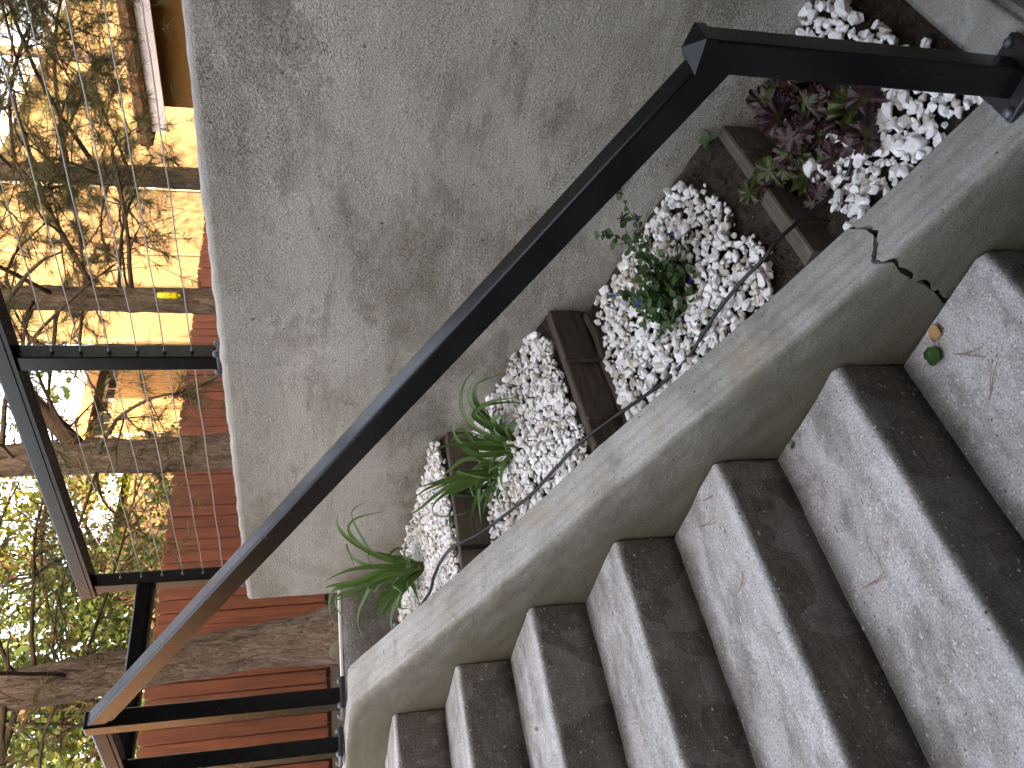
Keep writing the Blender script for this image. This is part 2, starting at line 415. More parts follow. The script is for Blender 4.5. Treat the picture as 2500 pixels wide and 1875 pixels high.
# ------------------------------------------------------------------ setting
RISE, RUN = 0.18, 0.3371
WALL_X = 0.70
mb = MB(); G = .07; F = 400
for x0, x1, y0, y1 in ((.88, F, -F, F), (-F, -2.4, -F, F), (-2.4, .14, 2.5, F), (.14, .88, .40, F), (-2.4, .88, -F, -5.0)):
    mb.add([(x0, y0, G), (x1, y0, G), (x1, y1, G), (x0, y1, G)], [(0, 1, 2, 3)])
tag(mb.build('ground', 'ground'), 'dark bare garden earth beyond the wall and landing', kind='structure')
mb = MB(); mb.box((-2.4, .45, -.2), (-.006, 2.5, -.002))
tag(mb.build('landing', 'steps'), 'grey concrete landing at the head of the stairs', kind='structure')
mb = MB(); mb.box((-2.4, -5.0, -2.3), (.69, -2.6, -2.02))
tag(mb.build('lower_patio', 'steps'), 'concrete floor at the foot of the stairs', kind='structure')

# staircase: every step is a block of its own
st = thing('concrete_staircase', 'broad grey concrete stairs with rounded worn edges climbing beside the planter', 'stairs', (-.9, -1.2, -1.2))
def step_block(k):
    y0, z0 = -k * RUN, -k * RISE
    depth = RUN + .03 if k else .46
    rad = .024 if k else .02
    prof = [(y0, z0 - RISE - .02), (y0, z0 - RISE * .72), (y0, z0 - RISE * .4)]
    for i in range(7):
        a = math.pi / 2 * i / 6
        prof.append((y0 + rad - rad * math.cos(a), z0 - rad + rad * math.sin(a)))
    for t in (.25, .5, .75, 1): prof.append((y0 + rad + (depth - rad) * t, z0))
    prof.append((y0 + depth, z0 - RISE - .02))
    nx = 80; xs = [-2.38 + (2.38 - .004) * (1 - (1 - i / nx) ** 1.6) for i in range(nx + 1)]
    vs = []; fs = []; n = len(prof)
    for x in xs:
        e = (.009 if x > -.02 else 0)
        for j, (y, z) in enumerate(prof):
            w = .0045 * nz(x, y * 2 + k * 3, z, 6) + .0022 * nz(x, y + k, z, 22)
            chip = 0
            if 3 <= j <= 8:
                chip = max(0, nz(x, k * 7.3, 0, 14) - .36) * .010
            vs.append((x - e * abs(nz(0, y, z, 30)), y + w * .8 + chip * .8, z + w * .6 - chip))
    for i in range(nx):
        for j in range(n):
            j2 = (j + 1) % n
            fs.append((i * n + j, (i + 1) * n + j, (i + 1) * n + j2, i * n + j2))
    fs.append(tuple(range(n))); fs.append(tuple(nx * n + j for j in range(n - 1, -1, -1)))
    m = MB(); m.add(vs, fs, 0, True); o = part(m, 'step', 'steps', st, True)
    return o
for k in range(0, 11): step_block(k)

# planter curb (the stringer) in two pieces parted by the open crack
ZT = [(-2.46, -1.105), (-2.41, -1.075), (-2.253, -1.000), (-1.992, -.877), (-1.883, -.823), (-1.756, -.755), (-1.241, -.468), (-.952, -.325), (-.55, -.105), (-.16, .112), (-.10, .145), (-.07, .150), (.4, .150), (2.4, .150)]
def top_z(y):
    for (a, za), (b, zb) in zip(ZT, ZT[1:]):
        if y <= b: return za + (zb - za) * (y - a) / (b - a)
    return .15
cu = thing('planter_curb', 'sloping grey concrete curb cracked right through, between stairs and planter', 'curb', (.07, -1.2, -.5))
# profile parameter: (x, drop below top)
prof = [(.146, .75)] + [(.146, .3), (.146, .1), (.146, .03), (.143, .008), (.137, .0015)]
prof += [(.137 - (.137 - .014) * i / 22, 0.0015 * math.sin(i)) for i in range(1, 23)]
prof += [(.006, .002), (.000, .007), (-.003, .016)] + [(-.003 + .004 * i / 30, .016 + i * .0113) for i in range(1, 31)] + [(.0, .45), (.0, .75)]
def crack_y(j):
    x, dr = prof[j]
    if x > .12 and dr > .02: base = -1.978
    elif dr < .012 and x > .005: base = -1.975 - .020 * math.sin((.146 - x) / .146 * math.pi) + .012 * ((.146 - x) / .146)
    else: base = -1.985 + min(dr, .3) * .42
    return base + .016 * nz(x * 28, dr * 34, 1.7) + .010 * nz(x * 75, dr * 80, 4)
def curb_piece(ya, yb, sa, sb, name, seed):
    """ya / yb: numbers, or functions of profile index for the broken ends"""
    ny = max(6, int(abs((yb if not callable(yb) else -2) - (ya if not callable(ya) else -2)) / .028)); vs = []; fs = []; n = len(prof)
    for i in range(ny + 1):
        t = i / ny
        for j, (x, dr) in enumerate(prof):
            a = ya(j) if callable(ya) else ya; b = yb(j) if callable(yb) else yb
            y = a + (b - a) * t
            w = .004 * nz(x * 3, y, dr * 3, 5) + .0018 * nz(x, y, dr, 25)
            e = 0
            if dr < .03 and x < .03: e = max(0, nz(y, 3.1, seed, 14) - .25) * .010
            vs.append((x + (w if dr > .02 else 0) + (e if x < .03 else 0), y, top_z(y) - dr + (w if dr < .02 else 0) - e))
    for i in range(ny):
        for j in range(n):
            j2 = (j + 1) % n
            fs.append((i * n + j, i * n + j2, (i + 1) * n + j2, (i + 1) * n + j))
    m = MB(); m.add(vs, fs, 0, True)
    m.add(vs[:n], [tuple(range(n - 1, -1, -1))]); m.add(vs[-n:], [tuple(range(n))])
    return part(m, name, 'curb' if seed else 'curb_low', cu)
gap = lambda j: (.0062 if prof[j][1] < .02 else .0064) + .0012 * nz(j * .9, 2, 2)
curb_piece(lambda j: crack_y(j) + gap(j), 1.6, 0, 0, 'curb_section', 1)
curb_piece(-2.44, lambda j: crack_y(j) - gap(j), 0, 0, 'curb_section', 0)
# lower cross curb of the planter
def slab(name, mats, a, b, bev, label, cat, sub=8, seed=0, amp=.004):
    bm = bmesh.new(); bmesh.ops.create_cube(bm, size=1)
    for v in bm.verts: v.co = Vector(((a[0] + b[0]) / 2 + v.co.x * (b[0] - a[0]), (a[1] + b[1]) / 2 + v.co.y * (b[1] - a[1]), (a[2] + b[2]) / 2 + v.co.z * (b[2] - a[2])))
    bmesh.ops.bevel(bm, geom=bm.edges[:], offset=bev, segments=2, affect='EDGES')
    bmesh.ops.subdivide_edges(bm, edges=[e for e in bm.edges if e.calc_length() > .06], cuts=sub, use_grid_fill=True)
    for v in bm.verts:
        p = v.co; v.co = p + Vector((nz(p.x, p.y, p.z + seed, 5), nz(p.x + 7, p.y, p.z + seed, 5), nz(p.x, p.y + 7, p.z + seed, 5))) * amp
    for f in bm.faces: f.smooth = True
    c = Vector(((a[0] + b[0]) / 2, (a[1] + b[1]) / 2, a[2]))
    bmesh.ops.translate(bm, vec=-c, verts=bm.verts)
    me = bpy.data.meshes.new(name); bm.to_mesh(me); bm.free(); me.materials.append(M[mats])
    o = obj(name, me); o.location = c; return tag(o, label, cat)
slab('cross_curb', 'curb_low', (.150, -2.425, -1.9), (.72, -2.305, -1.022), .014, 'short light concrete curb closing the low end of the planter', 'curb', seed=3)
slab('planter_end_wall', 'steps', (.150, .285, -.6), (.70, .395, .150), .008, 'low dark concrete wall closing the top end of the planter', 'wall', seed=5)
m = MB(); m.box((.155, .292, .1485), (.694, .39, .1575)); o = m.build('white_coping', 'lime_white')
tag(o, 'thin whitewashed strip along the top of the planter end wall', 'coping')

# retaining wall
def retaining_wall():
    bm = bmesh.new()
    ys = [-5.0 + 5.372 * (i / 150) ** .6 for i in range(151)]
    zs = [-2.0 + 2.528 * i / 78 for i in range(79)]
    grid = []
    def disp(y, z):
        return .010 * nz(y, z, 2, 1.6) + .006 * nz(y, z, 5, 5) + .0022 * nz(y, z, 8, 17)
    prof = [('f', z) for z in zs[:-1]]
    for i in range(5):
        a = math.pi / 2 * i / 4; prof.append(('c', a))
    rr = .016
    vs = []
    for y in ys:
        row = []
        topw = .006 * nz(y, 3, 3, 4) + .004 * nz(y, 3, 9, 18) + .0035 * nz(y, 3, 9, 37)
        yy = y
        for kind, t in prof:
            if kind == 'f': row.append((WALL_X + disp(y, t), yy, t))
            else: row.append((WALL_X + disp(y, .51) + rr - rr * math.cos(t), yy, .528 - rr + rr * math.sin(t) + topw))
        row.append((.90, yy, .528 + topw)); row.append((.90, yy, -2.0))
        vs.append([bm.verts.new(p) for p in row])
    # rounded far end
    for k, (dx, dy) in enumerate(((.002, .006), (.012, .010))):
        y = ys[-1] + dy
        row = []
        for v in vs[150]:
            x, z = v.co.x, v.co.z
            row.append(bm.verts.new((min(.888, max(x, WALL_X + dx)) if x < .8 else .90 - dx, y + .004 * nz(z, 1, 1, 9), z - (dx if z > .45 else 0))))
        vs.append(row)
    n = len(vs[0])
    for i in range(len(vs) - 1):
        for j in range(n):
            j2 = (j + 1) % n
            f = bm.faces.new((vs[i][j], vs[i][j2], vs[i + 1][j2], vs[i + 1][j])); f.smooth = True
    bm.faces.new(vs[0]); bm.faces.new(vs[-1][::-1])
    bmesh.ops.recalc_face_normals(bm, faces=bm.faces)
    bmesh.ops.translate(bm, vec=(-.8, 2, 2), verts=bm.verts)
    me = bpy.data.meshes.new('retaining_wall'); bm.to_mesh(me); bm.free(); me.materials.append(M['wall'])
    o = obj('retaining_wall', me); o.location = (.8, -2, -2)
    tag(o, 'tall grey trowelled concrete retaining wall behind the planter', 'wall')
retaining_wall()

# ------------------------------------------------------------------ railings
def rail_profile(w, h):
    """seen along the rail: top box, groove, lower lip.  origin top centre, v up"""
    g0, g1, gd = -.77 * h, -.82 * h, .004
    a = w / 2; b = .0065; e = .0019
    return [(-a + b, 0), (a - b, 0), (a - e, -e), (a, -b), (a, g0), (a - gd, g0), (a - gd, g1), (a - .004, g1), (a - .004, -h), (-a + .004, -h), (-a + .004, g1), (-a + gd, g1), (-a + gd, g0), (-a, g0), (-a, -b), (-a + e, -e)]
def rail(a, b, w, h, name, parent):
    a = Vector(a); b = Vector(b); d = (b - a).normalized()
    side = d.cross(Vector((0, 0, 1))).normalized(); up = side.cross(d)
    m = MB(); m.prism(rail_profile(w, h), a, b, side, up)
    return part(m, name, 'black_metal', parent, True)
def post(x0, y0, s, z0, z1, parent, cap=False, plate=None, name='post'):
    m = MB(); m.box((x0, y0, z0), (x0 + s, y0 + s, z1)); o = part(m, name, 'black_metal', parent); bevel(o, .004, 2)
    cx, cy = x0 + s / 2, y0 + s / 2
    if cap:
        m = MB(); e = .003; a = s / 2 + e
        vs = [(cx - a, cy - a, z1 - .02), (cx + a, cy - a, z1 - .02), (cx + a, cy + a, z1 - .02), (cx - a, cy + a, z1 - .02)]
        vs += [(x, y, z1 + .001) for x, y, _ in vs] + [(cx, cy, z1 + .026)]
        m.add(vs, [(0, 1, 5, 4), (1, 2, 6, 5), (2, 3, 7, 6), (3, 0, 4, 7), (4, 5, 8), (5, 6, 8), (6, 7, 8), (7, 4, 8), (3, 2, 1, 0)])
        c = part(m, 'post_cap', 'black_metal', parent); bevel(c, .0012, 2)
    if plate:
        half, th, wx = plate
        m = MB(); m.box((cx - half * wx, cy - half, z0 - th), (cx + half * wx, cy + half, z0 + .003))
        p = part(m, 'base_plate', 'cast_plate', parent); bevel(p, .006, 2)
        for sx in (-1, 1):
            for sy in (-1, 1):
                b = MB(); c = Vector((cx + sx * half * wx * .74, cy + sy * half * .74, z0))
                b.tube([c, c + Vector((0, 0, .006)), c + Vector((0, 0, .011)), c + Vector((0, 0, .0125))], [.011, .011, .008, .003], 10)
                q = part(b, 'bolt', 'bolt', p)
    return o

hr = thing('stair_handrail', 'black metal handrail sloping over the planter between a capped post and the landing', 'handrail', (.109, -2.334, -1.02))
post(.080, -2.363, .058, -1.010, -.366, hr, True, (.062, .012, 1.0))
post(.071, .040, .060, .172, 1.000, hr, False, (.058, .016, 1.0))
rail((.1065, -2.345, -.384), (.1015, .042, .990), .049, .0615, 'sloping_rail', hr)

lr = thing('landing_railing', 'black metal guard rail turning a corner at the head of the stairs', 'railing', (.07, .43, .17))
post(.043, .405, .060, .172, .985, lr, False, (.058, .016, 1.0))
rail((.101, .101, .985), (.075, .404, .978), .056, .060, 'level_rail', lr)
rail((.104, .436, .972), (.758, .312, .950), .056, .066, 'cross_rail', lr)

wr = thing('wall_railing', 'black metal cable railing standing on top of the retaining wall', 'railing', (.79, -1, .53))
post(.760, -.977, .057, .545, 1.105, wr, False, (.050, .014, .62))
post(.752, .283, .057, .545, 1.108, wr, False, (.050, .014, .62))
post(.762, -2.65, .057, .545, 1.105, wr, False, (.050, .014, .62))
rail((.792, -3.2, 1.155), (.778, .355, 1.168), .076, .058, 'top_rail', wr)
for i in range(6):
    z = 1.012 - .0785 * i
    m = MB(); pts = []
    for k in range(41):
        y = -3.1 + 3.42 * k / 40
        pts.append((.790 - .0025 * (y + 1), y, z + .0012 * math.sin(k * 1.7 + i)))
    m.tube(pts, .0018, 6, 0, True); part(m, 'cable', 'cable', wr)
    for y, x in ((-.978, .789), (.282, .782)):
        b = MB(); b.tube([(x, y - .012, z), (x, y - .004, z), (x, y, z)], [.003, .0052, .0062], 8)
        part(b, 'cable_ferrule', 'bolt', wr)

# ------------------------------------------------------------------ planter: soil, boards, stakes
BEDS = [  # y0 (low), y1 (high), z at wall low/high, z at curb low/high
    (-.650, .285, -.185, -.105, -.190, -.105),
    (-1.225, -.690, -.462, -.310, -.486, -.292),
    (-1.850, -1.262, -.770, -.600, -.826, -.575),
    (-2.305, -1.915, -.935, -.905, -1.040, -.882)]
def bed_z(b, x, y):
    y0, y1, wl, wh, cl, ch = BEDS[b]
    t = (y - y0) / (y1 - y0); s = (x - .15) / .55
    z = (cl + (ch - cl) * t) * (1 - s) + (wl + (wh - wl) * t) * s
    if b == 3 and y < -2.235: f = min(1, (-2.235 - y) / .075); z += (min(z, -1.024) - z) * f * f * (3 - 2 * f)
    return z
m = MB()
for b in range(4):
    y0, y1 = BEDS[b][:2]; vs = []; nx, ny = 30, 30
    lo = (y0 - .012, y0 - .004, y0 - .022, y0)[b]
    for j in range(ny + 1):
        for i in range(nx + 1):
            x = .14 + .575 * i / nx; y = lo + (y1 + .03 - lo) * j / ny
            z = bed_z(b, min(.7, max(.15, x)), min(y, y1)) - .012 + .006 * nz(x, y, b, 24) + .004 * nz(x, y, b, 60)
            if x > .665: z += (x - .665) * .5
            if y < y0 + .02 and b < 3: z = min(z, ((-.178, -.470, -.818)[b] + (-.018, .014, .014)[b] * (x - .149) / .546) + .006 + .003 * nz(x, y, b, 40) - (.016 if j == 0 else 0))
            if x < .175: z = min(z, top_z(y) - .010)
            vs.append((x, y, z))
    m.add(vs, [(j * (nx + 1) + i, j * (nx + 1) + i + 1, (j + 1) * (nx + 1) + i + 1, (j + 1) * (nx + 1) + i) for j in range(ny) for i in range(nx)], 0, True)
tag(m.build('planter_soil', 'soil'), 'dark crumbly soil in the stepped planter beds', kind='structure')

def board(y_front, th, ztop_l, ztop_r, h, matn, label, warp=.004, seed=0, split=False, xl=.149, xr=.695, skew=0.0):
    m = MB(); n = 24; vs = []; fs = []
    for i in range(n + 1):
        t = i / n; x = xl + (xr - xl) * t; zt = ztop_l + (ztop_r - ztop_l) * t + warp * nz(x, seed, 0, 6)
        y = y_front + skew * t + warp * nz(x, seed, 9, 5)
        zb = zt - h + .5 * warp * nz(x, seed, 4, 14)
        e = .004
        P = [(y, zb), (y, zt - e), (y + e, zt), (y + th - e, zt), (y + th, zt - e), (y + th, zb)]
        vs += [(x, a, b) for a, b in P]
    for i in range(n):
        for j in range(6):
            j2 = (j + 1) % 6; fs.append((i * 6 + j, (i + 1) * 6 + j, (i + 1) * 6 + j2, i * 6 + j2))
    fs.append(tuple(range(6))); fs.append(tuple(n * 6 + j for j in range(5, -1, -1)))
    m.add(vs, fs, 0, False)
    o = m.build('retaining_board', matn, None, True)
    c = Vector(((xl + xr) / 2, y_front, min(ztop_l, ztop_r) - h)); o.data.transform(Matrix.Translation(-c)); o.location = c
    return tag(o, label, 'board')
board(-.668, .032, -.178, -.196, .155, 'board_mid', 'thin weathered grey board holding the topmost gravel bed', seed=1, skew=-.002)
board(-1.238, .040, -.470, -.456, .100, 'board_dark', 'dark brown board with two rebar stakes holding the second gravel bed', .007, seed=2)
board(-1.262, .030, -.575, -.560, .085, 'board_dark', 'split rotting board lying under the second bed board', .014, seed=5, xr=.66)
board(-1.892, .045, -.818, -.804, .150, 'board_mid', 'dirt covered thick board holding the third gravel bed above the ruffled plant', seed=3)
def stake(x, y, ztop, h, name, matn, label, ribs=True, r=.0062):
    m = MB(); pts = []; rad = []
    n = int(h / .004)
    for i in range(n + 1):
        pts.append((x, y, ztop - h + h * i / n)); rad.append(r * (1.16 if (i % 3 == 0 and ribs) else .95))
    m.tube(pts, rad, 9); o = m.build(name, matn); c = Vector((x, y, ztop - h)); o.data.transform(Matrix.Translation(-c)); o.location = c
    return tag(o, label, 'stake')
stake(.463, -1.250, -.454, .26, 'rebar_stake', 'rebar', 'rusty rebar stake in front of the second board, nearer the wall')
stake(.239, -1.250, -.466, .26, 'rebar_stake', 'rebar', 'rusty rebar stake in front of the second board, nearer the curb')
stake(.548, -1.906, -.795, .26, 'rebar_stake', 'rebar', 'rebar stake behind the ruffled plant, nearer the wall')
stake(.245, -1.906, -.806, .26, 'rebar_stake', 'rebar', 'rebar stake where the black tube crosses the lowest board')
stake(.440, -.678, -.185, .24, 'metal_stake', 'black_plastic', 'black stake in front of the topmost board, behind the strap leaves', False, .007)
stake(.215, -.678, -.182, .24, 'metal_stake', 'black_plastic', 'black stake in front of the topmost board, beside the curb', False, .007)

# ------------------------------------------------------------------ white stones
def stone_mesh(i):
    rnd = random.Random(100 + i); bm = bmesh.new()
    sx, sy, sz = 1.0, rnd.uniform(.62, .95), rnd.uniform(.42, .72)
    for _ in range(15 if i % 3 else 22):
        v = Vector((rnd.gauss(0, 1), rnd.gauss(0, 1), rnd.gauss(0, 1))).normalized() * rnd.uniform(.84, 1)
        v = Vector((max(-.85, min(.85, v.x)), max(-.85, min(.85, v.y)), v.z))
        bm.verts.new((v.x * sx, v.y * sy, v.z * sz))
    bmesh.ops.convex_hull(bm, input=bm.verts[:])
    bmesh.ops.delete(bm, geom=[v for v in bm.verts if not v.link_faces], context='VERTS')
    if i % 2 == 0:
        bmesh.ops.bevel(bm, geom=bm.edges[:], offset=.07, segments=1, affect='EDGES', clamp_overlap=True)
    bmesh.ops.recalc_face_normals(bm, faces=bm.faces)
    me = bpy.data.meshes.new('white_stone'); bm.to_mesh(me); bm.free(); me.materials.append(M['stone'])
    return me
SM = [stone_mesh(i) for i in range(16)]
SMD = [([v.co.copy() for v in me.vertices], [tuple(p.vertices) for p in me.polygons]) for me in SM]
def covered(b, x, y):
    """gravel cover: 0 none .. 1 full"""
    y0, y1 = BEDS[b][:2]
    if b == 0:
        return 1 if (y > y0 + .015 and y < .265) else 0
    if b == 1:
        lo = y0 + .026 + .02 * nz(x, 1, 1, 11)
        if x > .60: lo += (x - .60) * .55
        return 1 if lo < y < y1 - .02 + .012 * nz(x, 2, 2, 9) else 0
    if b == 2:
        lo = y0 + .060 + .03 * nz(x, 3, 1, 9) + max(0, x - .50) * .30
        if x > .672: return 0
        return 1 if lo < y < y1 - .005 - max(0, x - .50) * .25 + .02 * nz(x, 2, 6, 9) else 0
    if b == 3:
        hi = y1 - .035 + .02 * nz(x, 3, 4, 12)
        if x > .36 and y < -2.262 + .02 * nz(x, 6, 6, 14): return 0
        return 1 if y0 + .012 < y < hi else 0
rnd = random.Random(5); cand = []
for b in range(4):
    y0, y1 = BEDS[b][:2]
    sp = (.0205, .0215, .0240, .0262)[b]
    for layer in (0, 2, 1):
        y = y0
        while y < y1:
            x = .148 + rnd.uniform(0, sp * .6)
            while x < .692:
                px, py = x + rnd.uniform(-.45, .45) * sp, y + rnd.uniform(-.45, .45) * sp
                if .150 < px < .695 and covered(b, px, py):
                    s = sp * (rnd.choice((.34, .42, .48)) if layer == 2 else rnd.choice((.48, .54, .60, .67, .76, .95)))
                    if b == 3 and rnd.random() < .10: s *= 1.35
                    z = bed_z(b, px, py) + (.004, .016, .012)[layer] + rnd.uniform(-.004, .007) + s * .15
                    if px > .60 and b in (0, 1): z += (px - .6) * .12
                    cand.append((b, layer, Vector((px, py, z)), s, (rnd.uniform(-.7, .7), rnd.uniform(-.7, .7), rnd.uniform(0, 6.28)), rnd.randrange(16)))
                x += sp * 1.02
            y += sp * 1.02
for _ in range(14):                                    # strays on the bare soil
    px, py = rnd.uniform(.2, .6), rnd.uniform(-1.80, -1.74)
    cand.append((2, 1, Vector((px, py, bed_z(2, px, py) + .004)), rnd.uniform(.006, .012), (rnd.uniform(-.5, .5), rnd.uniform(-.5, .5), rnd.uniform(0, 6)), rnd.randrange(16)))
def score(c):
    b, layer, p, s, r, i = c
    if layer != 1: return -1
    d = (p - CAM_POS)
    q = d.dot(RIGHT) / d.dot(FWD)
    hid = .30 < q and q < .46 and b == 3 and d.dot(UP) / d.dot(FWD) < -.2 and abs((937.5 + 2041 * q) - (1875 - 160)) < 62
    return -1 if hid else s / d.length
cand.sort(key=score, reverse=True)
BEDLAB = ['white angular stone in the topmost gravel bed', 'white angular stone in the second gravel bed with two leaf clumps',
          'white angular stone in the gravel bed of the blue flowered plant', 'white angular stone in the lowest gravel bed beside the ruffled plant']
for b, layer, p, s, r, i in cand[:300]:
    o = obj('white_stone', SM[i]); o.location = p; o.rotation_euler = r; o.scale = (s, s, s)
    tag(o, BEDLAB[b], 'stone', ('top', 'second', 'third', 'lowest')[b] + ' bed white stones')
m = MB()
for b, layer, p, s, r, i in cand[300:]:
    mat = Matrix.Translation(p) @ Matrix.Rotation(r[2], 4, 'Z') @ Matrix.Rotation(r[1], 4, 'Y') @ Matrix.Rotation(r[0], 4, 'X') @ Matrix.Scale(s, 4)
    vs, fs = SMD[i]; m.add([mat @ v for v in vs], fs)
tag(m.build('gravel', 'stone'), 'white angular gravel filling the stepped planter beds', 'gravel', kind='stuff')
# soil crumbs
m = MB()
for _ in range(900):
    b = rnd.choice((1, 2, 2, 2, 3)); y0, y1 = BEDS[b][:2]
    px, py = rnd.uniform(.16, .69), y0 + rnd.uniform(.01, .13)
    if b == 3: py = y0 + rnd.uniform(.0, .06)
    if rnd.random() < .3 and b < 3: px, py = rnd.uniform(.64, .695), rnd.uniform(y0, y1)
    s = rnd.uniform(.0018, .006); vs, fs = SMD[rnd.randrange(16)]
    mat = Matrix.Translation((px, py, bed_z(b, px, py) - .006 + .006 * nz(px, py, b, 24))) @ Matrix.Rotation(rnd.uniform(0, 6), 4, 'Z') @ Matrix.Scale(s, 4)
    m.add([mat @ v for v in vs], fs)
tag(m.build('soil_crumbs', 'soil'), 'loose crumbs of soil along the boards and wall', 'soil', kind='stuff')

# ------------------------------------------------------------------ drip tube
TUBE = [(.23, -.19, -.06), (.205, -.27, -.06), (.215, -.36, -.095), (.235, -.40, -.118), (.25, -.448, -.124), (.25, -.549, -.138), (.23, -.65, -.155), (.215, -.705, -.178),
        (.205, -.77, -.232), (.20, -.88, -.302), (.20, -.965, -.356), (.19, -1.108, -.404), (.18, -1.211, -.438), (.185, -1.306, -.51), (.19, -1.381, -.576),
        (.195, -1.442, -.625), (.20, -1.513, -.662), (.205, -1.584, -.677), (.205, -1.660, -.688), (.20, -1.72, -.70), (.19, -1.787, -.713), (.19, -1.841, -.738),
        (.20, -1.873, -.752), (.21, -1.912, -.783), (.23, -1.935, -.824), (.25, -1.97, -.872), (.262, -2.003, -.898), (.275, -2.045, -.902), (.285, -2.08, -.893)]
tp = catmull(TUBE, 6)
m = MB(); m.tube(tp, .0050, 8); o = m.build('drip_tube', 'black_plastic')
tag(o, 'thin black irrigation tube running down the planter along the curb', 'tube')
v = thing('tube_valve', 'small black valve with pale tip at the top end of the drip tube', 'valve', (.21, -.20, -.08))
m = MB(); m.tube([(.235, -.175, -.09), (.232, -.182, -.06), (.23, -.19, -.035), (.228, -.193, -.02)], [.010, .012, .010, .008], 10); part(m, 'valve_body', 'black_plastic', v)
m = MB(); m.tube([(.228, -.193, -.020), (.227, -.195, -.006)], [.0065, .006], 8); part(m, 'valve_tip', 'teal_plastic', v)
def emitter(p, label):
    e = thing('drip_emitter', label, 'emitter', p); p = Vector(p)
    m = MB(); m.tube([p, p + Vector((0, 0, .006)), p + Vector((0, 0, .010))], [.006, .006, .0035], 10); part(m, 'emitter_body', 'red_plastic', e)
    m = MB(); m.tube([p + Vector((.002, 0, .005)), p + Vector((.010, -.006, .009))], [.0035, .003], 8); part(m, 'emitter_nozzle', 'red_plastic', e)
emitter((.40, -.268, -.118), 'tiny red drip emitter at the foot of the topmost leaf clump')
emitter((.402, -.835, -.352), 'tiny red drip emitter between the two middle leaf clumps')
emitter((.300, -2.096, -.893), 'tiny red drip emitter in shadow beside the ruffled plant')

# ------------------------------------------------------------------ strap leaved clumps
def local(base, r, u, d): return Vector(base) + RIGHT * r + UP * u + FWD * d
def strap(pts, w, mb, mi=0, twist=0.0, rnd=random):
    P = catmull(pts, 5); n = len(P); vs = []; fs = []
    view = (CAM_POS - P[0]).normalized()
    ph = rnd.uniform(-.9, .9)
    for i, p in enumerate(P):
        t = i / (n - 1); T = (P[min(n - 1, i + 1)] - P[max(0, i - 1)]).normalized()
        s = T.cross(Vector((0, 0, 1)) * .6 + view).normalized()
        s = Quaternion(T, ph + twist * t) @ s
        nr = s.cross(T).normalized()
        ww = w * (.62 + .5 * math.sin(math.pi * min(1, t * 1.15 + .12))) * (1 if t < .55 else max(.04, 1 - ((t - .55) / .45) ** 1.7))
        vs += [p - s * ww * .5 + nr * ww * .16, p, p + s * ww * .5 + nr * ww * .16]
    for i in range(n - 1):
        a = i * 3; fs += [(a, a + 1, a + 4, a + 3), (a + 1, a + 2, a + 5, a + 4)]
    mb.add(vs, fs, mi, True)
def clump(name, label, base, scale, zbase, lines, extra, w, seed, hgt, lean):
    rnd = random.Random(seed); t = thing(name, label, 'plant', base)
    B = Vector(base)
    def leaf(pts, ww, nm='leaf', matn='strap_leaf'):
        m = MB(); strap(pts, ww, m, 0, rnd.uniform(-.8, .8), rnd); return part(m, nm, matn, t)
    for L in lines:
        dep = rnd.uniform(-.09, .09); pts = []
        for i, (x, y) in enumerate(L):
            f = i / (len(L) - 1)
            r, u = -(y - zbase[1]) * scale, -(x - zbase[0]) * scale
            if i == 0: r *= .5; u = max(-.015, min(.01, u * .3))
            pts.append(local(B, r, u, dep * f))
        leaf(pts, w * rnd.uniform(.8, 1.15))
    for _ in range(extra):
        a = rnd.uniform(0, 6.28); L = hgt * rnd.uniform(.55, 1.05); out = rnd.uniform(.15, .75)
        dx = Vector((math.cos(a), math.sin(a), 0)) * out + lean
        pts = [B + Vector((math.cos(a), math.sin(a), 0)) * .010 - Vector((0, 0, .01))]
        for f in (.3, .6, .85, 1.0):
            drop = out * f ** 3 * .75
            pts.append(B + dx * (L * f) + Vector((0, 0, L * (f * (1.0 - out * .35) - drop))) + Vector((rnd.uniform(-1, 1), rnd.uniform(-1, 1), rnd.uniform(-1, 1))) * .008)
        pts = [Vector((max(.16, min(.685, p.x)), p.y, p.z)) for p in pts]
        leaf(pts, w * rnd.uniform(.75, 1.05))
    m = MB()
    for _ in range(10):
        a = rnd.uniform(0, 6.28); q = B + Vector((math.cos(a), math.sin(a), 0)) * rnd.uniform(0, .014)
        m.tube([q - Vector((0, 0, .02)), q + Vector((0, 0, .02)), q + Vector((math.cos(a) * .006, math.sin(a) * .006, .06))], [.005, .005, .003], 6)
    part(m, 'crown_base', 'strap_leaf', t)
    return t
S1 = 3.05 / 2041 / 2.654
